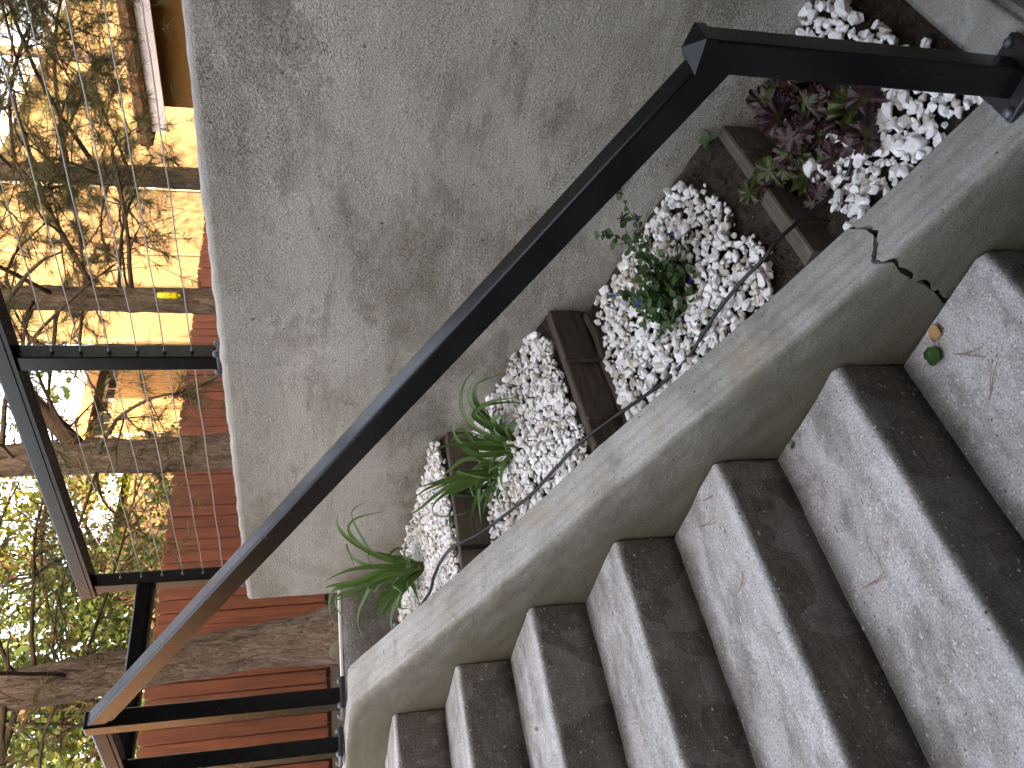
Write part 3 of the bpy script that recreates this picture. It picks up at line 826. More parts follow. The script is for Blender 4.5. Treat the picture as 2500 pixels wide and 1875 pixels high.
L1 = [[(1085, 350), (850, 300), (620, 170), (545, 60), (565, -20)], [(1085, 340), (760, 270), (610, 140), (640, 50), (830, 0)],
      [(1085, 350), (760, 350), (590, 375), (450, 440)], [(1080, 350), (800, 290), (690, 180), (610, 20), (690, -50)],
      [(1085, 360), (800, 420), (600, 480), (500, 520), (472, 640), (520, 780)], [(1085, 370), (800, 440), (640, 510), (520, 560), (540, 660), (620, 710), (750, 715)],
      [(1085, 380), (800, 440), (700, 580), (672, 700), (720, 830)], [(1085, 370), (800, 430), (560, 570), (380, 606)],
      [(1085, 370), (940, 400), (800, 440), (740, 490), (905, 525)], [(1075, 340), (1090, 310), (1130, 262)],
      [(1080, 390), (1000, 440), (930, 560), (925, 650), (985, 662)], [(1085, 360), (840, 380), (640, 450), (480, 480), (455, 500)],
      [(1085, 345), (900, 300), (740, 275), (760, 340), (880, 390), (1040, 370)], [(1085, 345), (960, 300), (870, 300), (900, 255), (970, 258)],
      [(1085, 360), (800, 400), (700, 450), (690, 480), (720, 540)], [(1085, 370), (820, 450), (640, 560), (520, 610)],
      [(1085, 375), (900, 430), (760, 560), (770, 620), (845, 655)], [(1085, 380), (1010, 410), (1040, 480), (1080, 560)],
      [(1085, 360), (800, 350), (650, 290), (600, 200), (660, 350)]]
clump('strap_leaf_plant', 'strap leaved green clump in the topmost gravel bed, leaves arching over the end wall', (.432, -.232, -.128), S1, (1085, 350), L1, 26, .0165, 3, .30, RIGHT * -.35)
S2 = 2.635 / 2041 / 3.687
L2 = [[(1080, 880), (850, 700), (690, 530), (650, 380), (700, 290), (930, 210)], [(1080, 870), (760, 640), (620, 480), (600, 380), (670, 255)],
      [(1050, 870), (700, 740), (560, 600), (520, 450), (560, 280), (660, 165)], [(1070, 850), (850, 720), (665, 570), (740, 510), (900, 480), (1050, 480), (1220, 520)],
      [(1060, 860), (800, 720), (640, 590), (760, 480), (900, 445), (1040, 430)], [(1070, 860), (960, 810), (872, 810), (1000, 780), (1180, 745), (1330, 720)],
      [(1060, 870), (830, 680), (825, 620), (880, 590), (970, 585)], [(1070, 860), (980, 730), (1010, 650), (1120, 590), (1280, 550)],
      [(1040, 870), (700, 780), (520, 700), (425, 650)], [(1040, 880), (750, 840), (500, 790), (400, 850)], [(1040, 890), (800, 850), (500, 860), (310, 880)],
      [(1050, 900), (680, 950), (500, 820), (435, 650)], [(1050, 910), (700, 880), (420, 860), (270, 940), (145, 1035)], [(1050, 880), (750, 760), (560, 600), (555, 450)],
      [(1060, 900), (800, 900), (650, 870), (540, 720), (430, 760)], [(1060, 910), (820, 940), (690, 960), (700, 990), (860, 1005)]]
clump('strap_leaf_plant', 'strap leaved green clump in the second gravel bed, leaning towards the wall', (.430, -.893, -.385), S2, (1080, 890), L2, 18, .0155, 8, .24, RIGHT * .1)
L3 = [[(1040, 1080), (700, 1120), (400, 1280), (200, 1440), (60, 1505)], [(1030, 1060), (650, 1110), (400, 1160), (220, 1205)], [(1040, 1060), (700, 1100), (330, 1220), (110, 1360)],
      [(1040, 1060), (780, 980), (620, 980), (480, 1080), (400, 1170)], [(1040, 1090), (600, 1220), (400, 1330), (340, 1430), (400, 1480), (560, 1470), (690, 1425)],
      [(1030, 1050), (780, 1030), (680, 1160), (690, 1280), (722, 1340)], [(1030, 1040), (900, 1010), (855, 1130), (900, 1220), (960, 1245), (1120, 1200)],
      [(1040, 1090), (780, 1160), (740, 1300), (690, 1480), (680, 1640)], [(1040, 1090), (800, 1170), (765, 1350), (785, 1600)], [(1000, 1080), (600, 1220), (460, 1265), (560, 1325), (720, 1330), (850, 1260)],
      [(1040, 1080), (700, 1080), (560, 1080), (700, 1110), (880, 1130)], [(1040, 1085), (640, 1140), (380, 1240), (200, 1330)], [(1040, 1085), (700, 1160), (500, 1250), (380, 1340), (340, 1400)]]
clump('strap_leaf_plant', 'strap leaved green clump in the second gravel bed, leaning towards the landing', (.415, -.802, -.355), S2, (1040, 1075), L3, 16, .0155, 9, .26, RIGHT * -.45)

# ------------------------------------------------------------------ blue flowered plant
def small_leaf_mesh():
    m = MB(); P = [(0, 0), (.10, .05), (.32, .22), (.58, .34), (.80, .31), (.95, .16), (1, 0)]
    vs = []
    for x, w in P: vs += [(x, -w, .10 * w - .12 * x * x), (x, 0, -.12 * x * x - .02), (x, w, .10 * w - .12 * x * x)]
    fs = []
    for i in range(len(P) - 1): a = 3 * i; fs += [(a, a + 1, a + 4, a + 3), (a + 1, a + 2, a + 5, a + 4)]
    m.add(vs, fs, 0, True); return m.mesh('leaf', 'small_leaf')
SL = small_leaf_mesh()
def flower_mesh():
    m = MB()
    for k in range(5):
        a = k * 1.2566; b = .42
        c = [(0, 0, 0), (.6 * math.cos(a - b), .6 * math.sin(a - b), .16), (math.cos(a), math.sin(a), .22), (.6 * math.cos(a + b), .6 * math.sin(a + b), .16)]
        m.add(c, [(0, 1, 2, 3)])
    return m.mesh('flower', 'flower_blue')
FL = flower_mesh()
def basis(x, z):
    x = Vector(x).normalized(); z = Vector(z); z = (z - x * z.dot(x)).normalized(); y = z.cross(x)
    return Matrix(((x.x, y.x, z.x), (x.y, y.y, z.y), (x.z, y.z, z.z))).to_4x4()
def blue_plant():
    rnd = random.Random(21); B = Vector((.350, -1.537, -.655))
    t = thing('flowering_plant', 'bushy small leaved plant with blue flowers on the white gravel', 'plant', B)
    sc = 2.204 / 2041 / 4.1475; z0 = (760, 1310)
    stems = [[(560, 800), (370, 400), (210, 140)], [(560, 850), (330, 590), (245, 410)], [(600, 800), (470, 520), (430, 350)], [(520, 850), (330, 640), (180, 545), (40, 555)],
             [(560, 900), (400, 650), (185, 665)], [(640, 950), (540, 760), (500, 640)], [(780, 950), (812, 680), (730, 560)], [(790, 950), (860, 700), (940, 540)],
             [(900, 1180), (1080, 950), (1250, 760)], [(920, 1150), (1100, 930), (1240, 910)], [(900, 1200), (1000, 1130), (1145, 1060)], [(860, 1290), (960, 1270), (1050, 1330)],
             [(560, 1190), (380, 1165), (330, 1090)], [(520, 1180), (300, 1165), (150, 1165)], [(500, 1250), (480, 1300), (505, 1440)], [(560, 1220), (430, 1210), (400, 1250)],
             [(680, 1380), (660, 1430), (670, 1520)], [(740, 1380), (740, 1430), (735, 1470)], [(820, 1360), (880, 1380), (930, 1410)], [(640, 1340), (580, 1360), (530, 1380)],
             [(800, 1180), (900, 1050), (980, 970)], [(690, 1150), (560, 1120), (460, 1060)], [(700, 1100), (620, 1000), (520, 900)], [(760, 1120), (760, 960), (740, 820)], [(680, 1050), (560, 960), (430, 900)], [(850, 1150), (980, 1060), (1060, 1020)]]
    def at(x, y, d): return local(B, -(y - z0[1]) * sc, -(x - z0[0]) * sc, d)
    def leaf(p, d, up, s):
        o = obj('leaf', SL, t); o.matrix_local = Matrix.Translation(p - B) @ basis(d, up) @ Matrix.Scale(s, 4)
    def flower(p, s):
        o = obj('flower', FL, t); d = Vector((rnd.uniform(-1, 1), rnd.uniform(-1, 1), rnd.uniform(-.3, .6)))
        o.matrix_local = Matrix.Translation(p - B) @ basis(d, (CAM_POS - p)) @ Matrix.Scale(s, 4)
    for i, s in enumerate(stems):
        dep = rnd.uniform(-.07, .05)
        pts = [at(z0[0] + rnd.uniform(-25, 25), z0[1] + rnd.uniform(-25, 25), 0)] + [at(x, y, dep * (k + 1) / len(s)) for k, (x, y) in enumerate(s)]
        P = catmull(pts, 8)
        for q in P: q.x = min(q.x, .685)
        m = MB(); m.tube(P, [.0016 - .0009 * k / len(P) for k in range(len(P))], 5); part(m, 'stem', 'flower_bud' if i % 3 == 0 else 'small_leaf', t)
        n = len(P)
        for k in range(2, n, 2):
            f = k / n
            if f < .2: continue
            T = (P[min(n - 1, k + 1)] - P[k - 1]).normalized()
            for _ in range(2 if rnd.random() < .65 else 1):
                side = Vector((rnd.uniform(-1, 1), rnd.uniform(-1, 1), rnd.uniform(-.25, .9)))
                d = (T * rnd.uniform(.1, .8) + side.normalized()).normalized()
                up = ((CAM_POS - P[k]).normalized() * rnd.uniform(.3, 1.2) + Vector((0, 0, 1)) + Vector((rnd.uniform(-.6, .6),) * 3))
                leaf(P[k], d, up, rnd.uniform(.017, .033) * (1 - .35 * f))
        tip = P[-1]
        if i in (0, 1, 2, 5, 7, 9, 10, 11):
            m = MB()
            for _ in range(12):
                q = tip + Vector((rnd.uniform(-1, 1), rnd.uniform(-1, 1), rnd.uniform(-1, 1))) * .010
                m.tube([tip, q, q + (q - tip) * .35], [.0008, .0019, .0005], 5)
            part(m, 'bud_cluster', 'flower_bud', t)
        if i in (8, 10, 11, 13, 15, 2, 6, 20): flower(tip + (CAM_POS - tip).normalized() * .004, .0085)
    for _ in range(200):
        a = rnd.uniform(0, 6.28); r = rnd.random() ** .6
        p = at(720 + 350 * r * math.cos(a), 1060 + 310 * r * math.sin(a), rnd.uniform(-.06, .05)); p.x = min(p.x, .68)
        d = Vector((rnd.uniform(-1, 1), rnd.uniform(-1, 1), rnd.uniform(-.3, .6)))
        leaf(p, d, (CAM_POS - p).normalized() * .7 + Vector((0, 0, 1)) + Vector((rnd.uniform(-.5, .5), rnd.uniform(-.5, .5), 0)), rnd.uniform(.018, .034))
    for x, y in ((1045, 1325), (1070, 1345), (410, 1240), (1160, 735), (920, 1015)): flower(at(x, y, -.05), .0075)
blue_plant()

# ------------------------------------------------------------------ ruffled red and green plant
def ruffled_mesh(seed):
    rnd = random.Random(seed); m = MB(); n = 60; rings = [0, .3, .55, .78, .92, 1.0]; vs = [(0, 0, 0)]; rim = [0.0]; fs = []
    ph = rnd.uniform(0, 6.28); lob = rnd.choice((5, 6, 7))
    for ri, r in enumerate(rings[1:]):
        for k in range(n):
            a = -math.pi * .90 + 1.80 * math.pi * k / (n - 1)
            L = 1 + .07 * math.cos(a * lob * .9) + .06 * math.sin(a * 3 + ph)
            tooth = (.13 if k % 3 == 0 else -.05 if k % 3 == 1 else .0) * max(0, (r - .6) / .4) + .03 * rnd.uniform(-1, 1) * (r > .9)
            rr = r * L + tooth
            ruff = .20 * r ** 3 * math.sin(a * 9 + ph + 1.4 * math.sin(a * 2)) + .08 * r ** 3 * math.sin(a * 21 + ph) + .12 * r ** 2 * math.sin(a * 3 + ph * 2)
            z = -.25 * r * r + ruff
            vs.append((rr * math.cos(a), rr * math.sin(a), z)); rim.append(max(0, (r - .35) / .65))
    for k in range(n - 1): fs.append((0, 1 + k, 2 + k))
    for q in range(len(rings) - 2):
        o0 = 1 + q * n; o1 = o0 + n
        for k in range(n - 1): fs.append((o0 + k, o1 + k, o1 + k + 1, o0 + k + 1))
    m.add(vs, fs, 0, True); me = m.mesh('leaf', 'ruffled')
    at = me.attributes.new('rim', 'FLOAT', 'POINT'); at.data.foreach_set('value', rim); return me
RM = [ruffled_mesh(i) for i in range(6)]
def ruffled_plant():
    rnd = random.Random(4); B = Vector((.44, -1.99, -.925)); t = thing('ruffled_plant', 'ruffled purple red and lime leaved plant beside the black post', 'plant', B)
    sc = 1.997 / 2041 / 3.95; z0 = (800, 640)
    LV = [(350, 200, 115), (560, 120, 110), (620, 230, 120), (820, 220, 150), (1200, 200, 150), (360, 420, 140), (670, 420, 145), (480, 590, 140), (880, 430, 150), (720, 670, 130), (480, 730, 115),
          (350, 870, 115), (460, 850, 95), (170, 1060, 95), (320, 1120, 90), (250, 980, 80), (680, 960, 120), (870, 800, 95), (1230, 450, 130), (850, 1050, 85), (760, 1180, 65), (560, 1000, 80), (1050, 350, 110), (590, 860, 90),
          (980, 620, 110), (820, 560, 130), (640, 540, 110), (760, 120, 120), (960, 120, 120), (1080, 120, 120), (400, 60, 110), (700, 20, 120), (900, 0, 120), (1330, 330, 90), (780, 830, 100), (300, 330, 100), (420, 310, 100), (560, 330, 110)]
    LV += [(x + rnd.uniform(-90, 90), y + rnd.uniform(-90, 90), r * .9) for x, y, r in LV[:32] if y < 1000]
    for i, (x, y, r) in enumerate(LV):
        q = Vector(((x - 720) / 520, (y - 480) / 560))
        dome = max(0, 1 - q.length_squared)
        dep = .035 - .11 * dome + rnd.uniform(-.025, .025)
        p = local(B, -(y - z0[1]) * sc, -(x - z0[0]) * sc, dep); zm = bed_z(3, min(.69, max(.16, p.x)), max(-2.3, p.y)) + .022
        if p.z < zm: p = CAM_POS + (p - CAM_POS) * ((zm - CAM_POS.z) / (p.z - CAM_POS.z))
        p.x = min(p.x, .67)
        out = (RIGHT * -q.y + UP * -q.x)
        nrm = (CAM_POS - p).normalized() * .55 + Vector((0, 0, .65)) + out * .6 + Vector((rnd.uniform(-.4, .4), rnd.uniform(-.4, .4), rnd.uniform(-.3, .3)))
        d = out + Vector((rnd.uniform(-.6, .6), rnd.uniform(-.6, .6), rnd.uniform(-.4, .3)))
        s = r * sc * rnd.uniform(1.15, 1.4)
        o = obj('leaf', RM[i % 6], t); o.pass_index = rnd.choice((0, 1, 2)) if i in (4, 11, 12, 13, 14, 15, 16, 21) else rnd.choice((2, 4, 5, 6, 8, 9)); o.matrix_local = Matrix.Translation(p - B) @ basis(d, nrm) @ Matrix.Scale(s, 4)
        m = MB(); c = B + Vector((rnd.uniform(-.03, .03), rnd.uniform(-.03, .03), 0))
        m.tube([c, (c + p) * .5 + Vector((0, 0, .01)), p - nrm.normalized() * .004], [.0025, .002, .0015], 5); part(m, 'stalk', 'flower_bud', t)
ruffled_plant()

# weeds
def weed(p, s, label, n=6, seed=1):
    rnd = random.Random(seed); p = Vector(p); t = thing('weed', label, 'weed', p)
    for k in range(n):
        a = rnd.uniform(0, 6.28); o = obj('leaf', SL, t)
        o.matrix_local = Matrix.Translation((0, 0, .004 + .01 * rnd.random())) @ basis((math.cos(a), math.sin(a), rnd.uniform(.0, .9)), (0, rnd.uniform(-.4, .4), 1)) @ Matrix.Scale(s * rnd.uniform(.7, 1.2), 4)
weed((.670, -1.868, -.775), .030, 'pale green weed at the wall end of the lowest board', 5, 3)
weed((-.022, -1.425, -.898), .014, 'tiny weed growing from the joint of a step and the curb', 5, 5)
weed((.225, -1.62, -.672), .012, 'tiny pale sprig beside the black tube in the third bed', 4, 7)

# ------------------------------------------------------------------ litter on the steps
def fallen_leaf(p, s, matn, label, rz, round_=False):
    p = Vector(p); m = MB(); n = 9; vs = []; fs = []
    for i in range(n):
        t = i / (n - 1); w = (.42 if round_ else .46) * math.sin(math.pi * (t ** (.8 if round_ else 1.0))) ** (.6 if round_ else 1.0)
        for k in range(5):
            q = (k - 2) / 2
            jag = .06 * math.sin(i * 2.3 + k) if abs(q) == 1 else 0
            vs.append(((t - .5) + jag * .3, q * w + jag * .4 * q, .16 * q * q + .12 * (t - .5) ** 2 * 2 + .03 * math.sin(5 * t + q)))
    for i in range(n - 1):
        for k in range(4): a = i * 5 + k; fs.append((a, a + 1, a + 6, a + 5))
    m.add([Matrix.Rotation(rz, 3, 'Z') @ Vector(v) * s for v in vs], fs, 0, True)
    o = m.build('fallen_leaf', matn); o.location = p; tag(o, label, 'leaf')
fallen_leaf((-.035, -1.818, -1.076), .040, 'dry_leaf', 'dry yellow fallen leaf on the step below the crack', 2.2)
fallen_leaf((-.070, -1.782, -1.072), .052, 'green_fallen', 'dark green fallen leaf on the step below the crack', .5, True)
def needle_pair(p, ang, L, label, spread=.16, curve=.05):
    p = Vector(p); t = thing('pine_needle', label, 'pine needle', p)
    for sgn in (-1, 1):
        m = MB(); pts = []
        for k in range(9):
            f = k / 8; a = ang + sgn * spread * f + curve * f * f * 2
            pts.append((math.cos(a) * L * f, math.sin(a) * L * f, .0012 + .003 * math.sin(f * 3)))
        m.tube([Vector(q) + p for q in pts], [.0008] * 8 + [.0003], 4); part(m, 'needle', 'dry_needle', t)
def step_pt(k, x, f): return (x, -k * RUN + f * RUN, -k * RISE + .002)
needle_pair(step_pt(6, -.105, .60), 3.9, .085, 'dry pine needle pair on the lowest step, beside the fallen leaves', .14)
needle_pair(step_pt(6, -.24, .60), 5.3, .085, 'dry pine needle pair on the lowest step, nearer its foot', .14)
needle_pair(step_pt(4, -.075, .55), 4.2, .10, 'dry pine needle pair on the third lowest step, by the curb', .07)
needle_pair(step_pt(4, -.04, .35), 4.2, .06, 'short dry pine needle on the third lowest step, by the curb', .03)
needle_pair(step_pt(4, -.30, .40), 4.4, .07, 'curved dry pine needle on the third lowest step', .04, .3)
needle_pair(step_pt(5, -.42, .80), 4.4, .09, 'dry pine needle pair at the back of the second lowest step', .05)
needle_pair(step_pt(3, -.14, .45), 4.5, .04, 'short dry pine needle on the fourth lowest step', .03)
needle_pair(step_pt(1, -.20, .45), 4.5, .09, 'dry pine needle on the second step from the top', .04)
needle_pair((.085, -.30, .042), 4.0, .10, 'broad reddish pine needle lying on the upper curb', .05)
fallen_leaf(step_pt(2, -.30, .5), .02, 'dry_leaf', 'small reddish scrap of leaf on the third step from the top', 1.0)
m = MB(); vs, fs = SMD[3]; m.add([v * .012 for v in vs], fs); o = m.build('crumb', 'cut_wood'); o.location = (-.66, -1.92, -1.078); o.location = step_pt(6, -.62, .35); tag(o, 'pale crumb of wood on the lowest step', 'crumb')
m = MB(); vs, fs = SMD[5]; m.add([v * .006 for v in vs], fs); o = m.build('stone_chip', 'stone'); o.location = (-.02, -2 * RUN + .012, -2 * RISE + .004); tag(o, 'white stone chip on a step edge against the curb', 'stone')

# ------------------------------------------------------------------ fence
fe = thing('garden_fence', 'reddish brown board fence with notched tops behind the pines', 'fence', (6, 5.4, G))
rnd = random.Random(8)
def picket(w, h):
    m = MB(); c = .028
    P = [(-w / 2, 0), (w / 2, 0), (w / 2, h - c), (w / 2 - c * .75, h), (-w / 2 + c * .75, h), (-w / 2, h - c)]
    Q = [(x * .94, z - (.004 if z > 1 else 0)) for x, z in P]
    n = len(P); vs = [(x, 0, z) for x, z in Q] + [(x, .005, z) for x, z in P] + [(x, .021, z) for x, z in P]
    fs = [tuple(range(n)), tuple(range(3 * n - 1, 2 * n - 1, -1))]
    for q in (0, n):
        for i in range(n): j = (i + 1) % n; fs.append((q + i, q + n + i, q + n + j, q + j))
    m.add(vs, fs); return m.mesh('plank', 'fence_wood')
PK = [picket(.140, 1.70), picket(.136, 1.715), picket(.142, 1.705), picket(.138, 1.695)]
x = .9
while x < 13.5:
    me = PK[rnd.randrange(4)]; o = obj('plank', me, fe)
    o.location = (x - 6, rnd.uniform(-.003, .003), .035 + rnd.uniform(-.008, .008)); o.rotation_euler = (0, rnd.uniform(-.004, .004), rnd.uniform(-.006, .006))
    x += .148 + rnd.uniform(-.0015, .004) + (.005 if rnd.random() < .16 else 0)
x = .97
while x < 13.5:
    o = obj('plank', PK[rnd.randrange(4)], fe); o.location = (x - 6, .064, rnd.uniform(-.008, .004)); x += .15 + rnd.uniform(-.002, .003)
for z in (.3, 1.0, 1.5):
    m = MB(); m.box((.8, 5.426, G + z), (13.6, 5.460, G + z + .09)); part(m, 'fence_rail', 'fence_wood', fe)
for k in range(6):
    m = MB(); m.box((.9 + 2.5 * k, 5.490, G - .3), (1.0 + 2.5 * k, 5.58, G + 1.66)); part(m, 'fence_post', 'fence_wood', fe)

# ------------------------------------------------------------------ pines
def trunk_jit(seed, ridge):
    def j(p, d, r):
        q = Vector((p.x * 5 + d.x * 3, p.y * 5 + d.y * 3, p.z * 2.2 + seed))
        a = mnoise.noise(q * 1.5) * .14 + abs(mnoise.noise(q * 3.5)) * ridge + mnoise.noise(q * 9) * .05
        return r * (1 + a)
    return j
def branch_curve(p, d, L, sag, rnd, n=8, wob=.10):
    pts = [p.copy()]; d = d.normalized(); q = p.copy()
    for k in range(n):
        d = (d + Vector((rnd.uniform(-1, 1), rnd.uniform(-1, 1), rnd.uniform(-1, 1))) * wob + Vector((0, 0, -sag / n))).normalized()
        q = q + d * (L / n); pts.append(q.copy())
    return pts
def tuft(mb, p, d, rnd, n, L, w):
    d = d.normalized()
    for _ in range(n):
        v = Vector((rnd.gauss(0, 1), rnd.gauss(0, 1), rnd.gauss(0, 1))).normalized()
        dir_ = (d * rnd.uniform(.1, 1.0) + v * .9).normalized(); LL = L * rnd.uniform(.6, 1.1)
        s = dir_.cross(v).normalized() * w; o = p + d * rnd.uniform(-.04, .04)
        mid = o + dir_ * LL * .55 + Vector((0, 0, -.004)); tip = o + dir_ * LL + Vector((0, 0, -.018))
        mb.add([o - s, o + s, mid + s * .9, tip, mid - s * .9], [(0, 1, 2, 3, 4)])
def pine(label, base, r0, lean, H, limbs, seed, dense=1.0, nee='needles', special=(), zr=(1.2, 4.6), tl=.12, dead=.35, sides=26):
    rnd = random.Random(seed); B = Vector(base); t = thing('pine_tree', label, 'tree', B, 'pines in front of the fence')
    pts = []; rad = []; n = 90
    for i in range(n + 1):
        f = i / n; z = -.1 + (H + .1) * f
        pts.append(B + Vector((lean[0] * z + .05 * nz(z, seed, 0, .8), lean[1] * z + .05 * nz(z, seed, 5, .8), z)))
        fl = 1 + .45 * math.exp(-max(0, z) * 5)
        rad.append(r0 * (1 - .62 * f) * fl)
    m = MB(); m.tube(pts, rad, sides, 0, True, True, trunk_jit(seed, .16)); part(m, 'trunk', 'bark', t)
    def axis(z): k = max(0, min(n, int((z + .1) / (H + .1) * n))); return pts[k], rad[k]
    mb = MB(); nb = MB()
    todo = []
    for s in special: todo.append(s)
    for _ in range(limbs):
        z = rnd.uniform(*zr); a = rnd.uniform(0, 6.28)
        todo.append((z, (math.cos(a), math.sin(a), rnd.uniform(-.1, .55)), rnd.uniform(.9, 2.2), rnd.uniform(.008, .020), rnd.random() < dead))
    for z, d, L, r, isdead in todo:
        p, pr = axis(z); d = Vector(d)
        c = branch_curve(p + d.normalized() * pr * .5, d, L, rnd.uniform(.1, .9), rnd, 10)
        m_ = len(c); mb.tube(c, [r * (1 - .8 * k / m_) + .0015 for k in range(m_)], 6)
        for k in range(3, m_):
            for _ in range(2 if k > 4 else 1):
                if rnd.random() < .25: continue
                T = (c[k] - c[k - 1]).normalized()
                sd_ = (T * .5 + Vector((rnd.uniform(-1, 1), rnd.uniform(-1, 1), rnd.uniform(-.6, .6)))).normalized()
                L2 = L * rnd.uniform(.14, .42); c2 = branch_curve(c[k], sd_, L2, rnd.uniform(-.2, 1.1), rnd, 6, .2)
                r2 = r * (1 - .8 * k / m_) * .55 + .001
                mb.tube(c2, [r2 * (1 - .75 * q / 6) + .0008 for q in range(7)], 4, cap=False)
                for q in (3, 4, 5, 6):
                    if isdead and rnd.random() < .8: continue
                    if rnd.random() < .75 * dense:
                        T2 = (c2[q] - c2[q - 1]).normalized()
                        tuft(nb, c2[q], T2, rnd, int(rnd.uniform(26, 44)), tl, .0016)
                    if rnd.random() < .5:
                        s3 = (Vector((rnd.uniform(-1, 1), rnd.uniform(-1, 1), rnd.uniform(-.7, .5)))).normalized()
                        c3 = branch_curve(c2[q], s3, L2 * .5, rnd.uniform(0, .8), rnd, 4, .25)
                        mb.tube(c3, [.0022, .0018, .0014, .001, .0006], 3, cap=False)
                        if not isdead and rnd.random() < dense: tuft(nb, c3[-1], c3[-1] - c3[-2], rnd, 30, tl, .0016)
    part(mb, 'limbs', 'twig', t)
    if nb.v: part(nb, 'crown', nee, t)
    return t
pine('leaning pine with a bowed grey trunk just behind the stair head', (1.55, 2.35, G), .140, (-.085, .02), 7, 34, 1, .6, zr=(1.5, 4.6), dead=.6, sides=36,
     special=[(2.55, (-.5, -.6, .5), 1.4, .03, False), (2.2, (-.75, .5, .35), 1.2, .02, True)])
pine('thick pine trunk forking low, between the railing posts', (2.90, 2.05, G), .132, (.0, .01), 8, 36, 2, .6, zr=(1.6, 4.8), dead=.5, sides=36,
     special=[(1.72, (.62, -.55, .62), 2.4, .062, False), (1.75, (.3, -.7, .35), 1.1, .016, True), (2.2, (-.6, .1, .5), 1.6, .02, False), (1.9, (-.7, .4, .3), 1.4, .014, True)])
pine('pine trunk carrying the yellow trap, right of the middle railing post', (4.55, 2.05, G), .115, (.0, .0), 8, 30, 3, .6, zr=(1.6, 4.8), dead=.45, sides=36,
     special=[(1.9, (.6, -.65, .45), 1.8, .028, False), (2.2, (-.3, -.7, .5), 1.8, .02, False), (1.75, (.66, -.6, .1), 1.2, .014, True)])
pine('pine trunk in front of the sunlit yellow house', (6.25, 1.95, G), .110, (.0, .0), 8, 38, 4, .9, zr=(1.8, 4.8), dead=.2, sides=34,
     special=[(2.1, (-.2, -.9, .3), 2.2, .025, False), (2.4, (.5, -.8, .3), 2.2, .022, False)])
pine('slim dark pine rising behind the shaggy roof edge of the shed', (13.2, 4.25, G), .115, (.0, -.01), 9, 40, 5, 1.0, zr=(3.0, 6.4), dead=.1, sides=24)
pine('bushy dark pine filling the upper right corner', (6.6, -.45, G), .085, (.0, .0), 7, 56, 6, 1.0, zr=(2.1, 4.6), dead=.05, sides=20)

# insect trap on the trunk
tr = thing('insect_trap', 'small yellow plastic trap hanging on a pine trunk', 'insect trap', (4.50, 1.90, 1.38))
TX, TY = 4.47, 1.92
m = MB(); m.tube([(TX, TY, 1.30), (TX, TY, 1.305), (TX, TY, 1.335), (TX, TY, 1.40), (TX, TY, 1.452), (TX, TY, 1.462)], [.020, .027, .027, .026, .026, .012], 16); part(m, 'trap_body', 'yellow_plastic', tr)
m = MB(); m.tube([(TX, TY, 1.276), (TX, TY, 1.300)], [.012, .013], 12); part(m, 'trap_spout', 'yellow_plastic', tr)
m = MB()
for k in range(8):
    a = k * .785; m.box((TX + .0265 * math.cos(a) - .003, TY + .0265 * math.sin(a) - .003, 1.345), (TX + .0265 * math.cos(a) + .003, TY + .0265 * math.sin(a) + .003, 1.362))
part(m, 'trap_slots', 'frame_dark', tr)
m = MB(); m.tube([(TX, TY, 1.462), (TX + .004, TY + .004, 1.50), (TX + .02, TY + .03, 1.55)], .0025, 6); part(m, 'trap_wire', 'black_plastic', tr)

# ------------------------------------------------------------------ broad leaved trees beyond the fence
def leaf_poly(rnd, p, s, mb):
    d = Vector((rnd.gauss(0, 1), rnd.gauss(0, 1), rnd.gauss(0, .6) - .4)).normalized(); n = Vector((rnd.gauss(0, 1), rnd.gauss(0, 1), rnd.gauss(0, 1) + .8))
    y = d.cross(n).normalized(); f = lambda a, b: p + d * a * s + y * b * s
    mb.add([f(0, 0), f(.25, .42), f(.45, .25), f(.75, .38), f(1.1, 0), f(.75, -.38), f(.45, -.25), f(.25, -.42)], [(0, 1, 2, 3, 4, 5, 6, 7)])
def broad_tree(label, base, H, rad, n, seed, matn, ls=.10, z0=1.0):
    rnd = random.Random(seed); B = Vector(base); t = thing('broadleaf_tree', label, 'tree', B, 'broad leaved trees beyond the fence')
    m = MB(); pts = [B + Vector((.15 * nz(k, seed, 0, .7), .15 * nz(k, seed, 4, .7), k * H / 10)) for k in range(10)]
    m.tube(pts, [.11 * (1 - k * .085) for k in range(10)], 9); part(m, 'trunk', 'twig', t)
    lb = MB(); mb = MB()
    for k in range(int(n / 90)):
        a = rnd.uniform(0, 6.28); z = z0 + (H - z0) * rnd.random(); rr = rad * (.35 + .65 * math.sin(math.pi * min(1, (z - z0) / (H - z0) * .85 + .15))) * rnd.uniform(.4, 1)
        c = B + Vector((math.cos(a) * rr, math.sin(a) * rr, z)); i = min(9, int(z / H * 8))
        cv = branch_curve(pts[i], c - pts[i], (c - pts[i]).length, .1, rnd, 6, .12); lb.tube(cv, [.025 * (1 - q / 7) + .003 for q in range(7)], 4, cap=False)
        for _ in range(90):
            q = c + Vector((rnd.gauss(0, 1), rnd.gauss(0, 1), rnd.gauss(0, .75))) * rad * .17
            leaf_poly(rnd, q, ls * rnd.uniform(.6, 1.2), mb)
    part(lb, 'limbs', 'twig', t); part(mb, 'crown', matn, t)
broad_tree('yellowing broad leaved tree beyond the fence, left of the forked pine', (6.6, 9.2, G), 6.4, 2.3, 9900, 1, 'autumn_leaf', .085, .9)
broad_tree('light green broad leaved tree beyond the fence behind the bowed pine', (4.0, 8.4, G), 6.0, 2.0, 9900, 2, 'green_leaf', .085, .8)
broad_tree('yellow green tree beyond the fence, farthest left', (2.6, 9.6, G), 6.5, 2.2, 8100, 3, 'autumn_leaf', .085, .8)
broad_tree('dark green shrubby tree low behind the fence', (4.9, 7.2, G), 3.2, 1.3, 3600, 4, 'green_leaf', .07, .5)
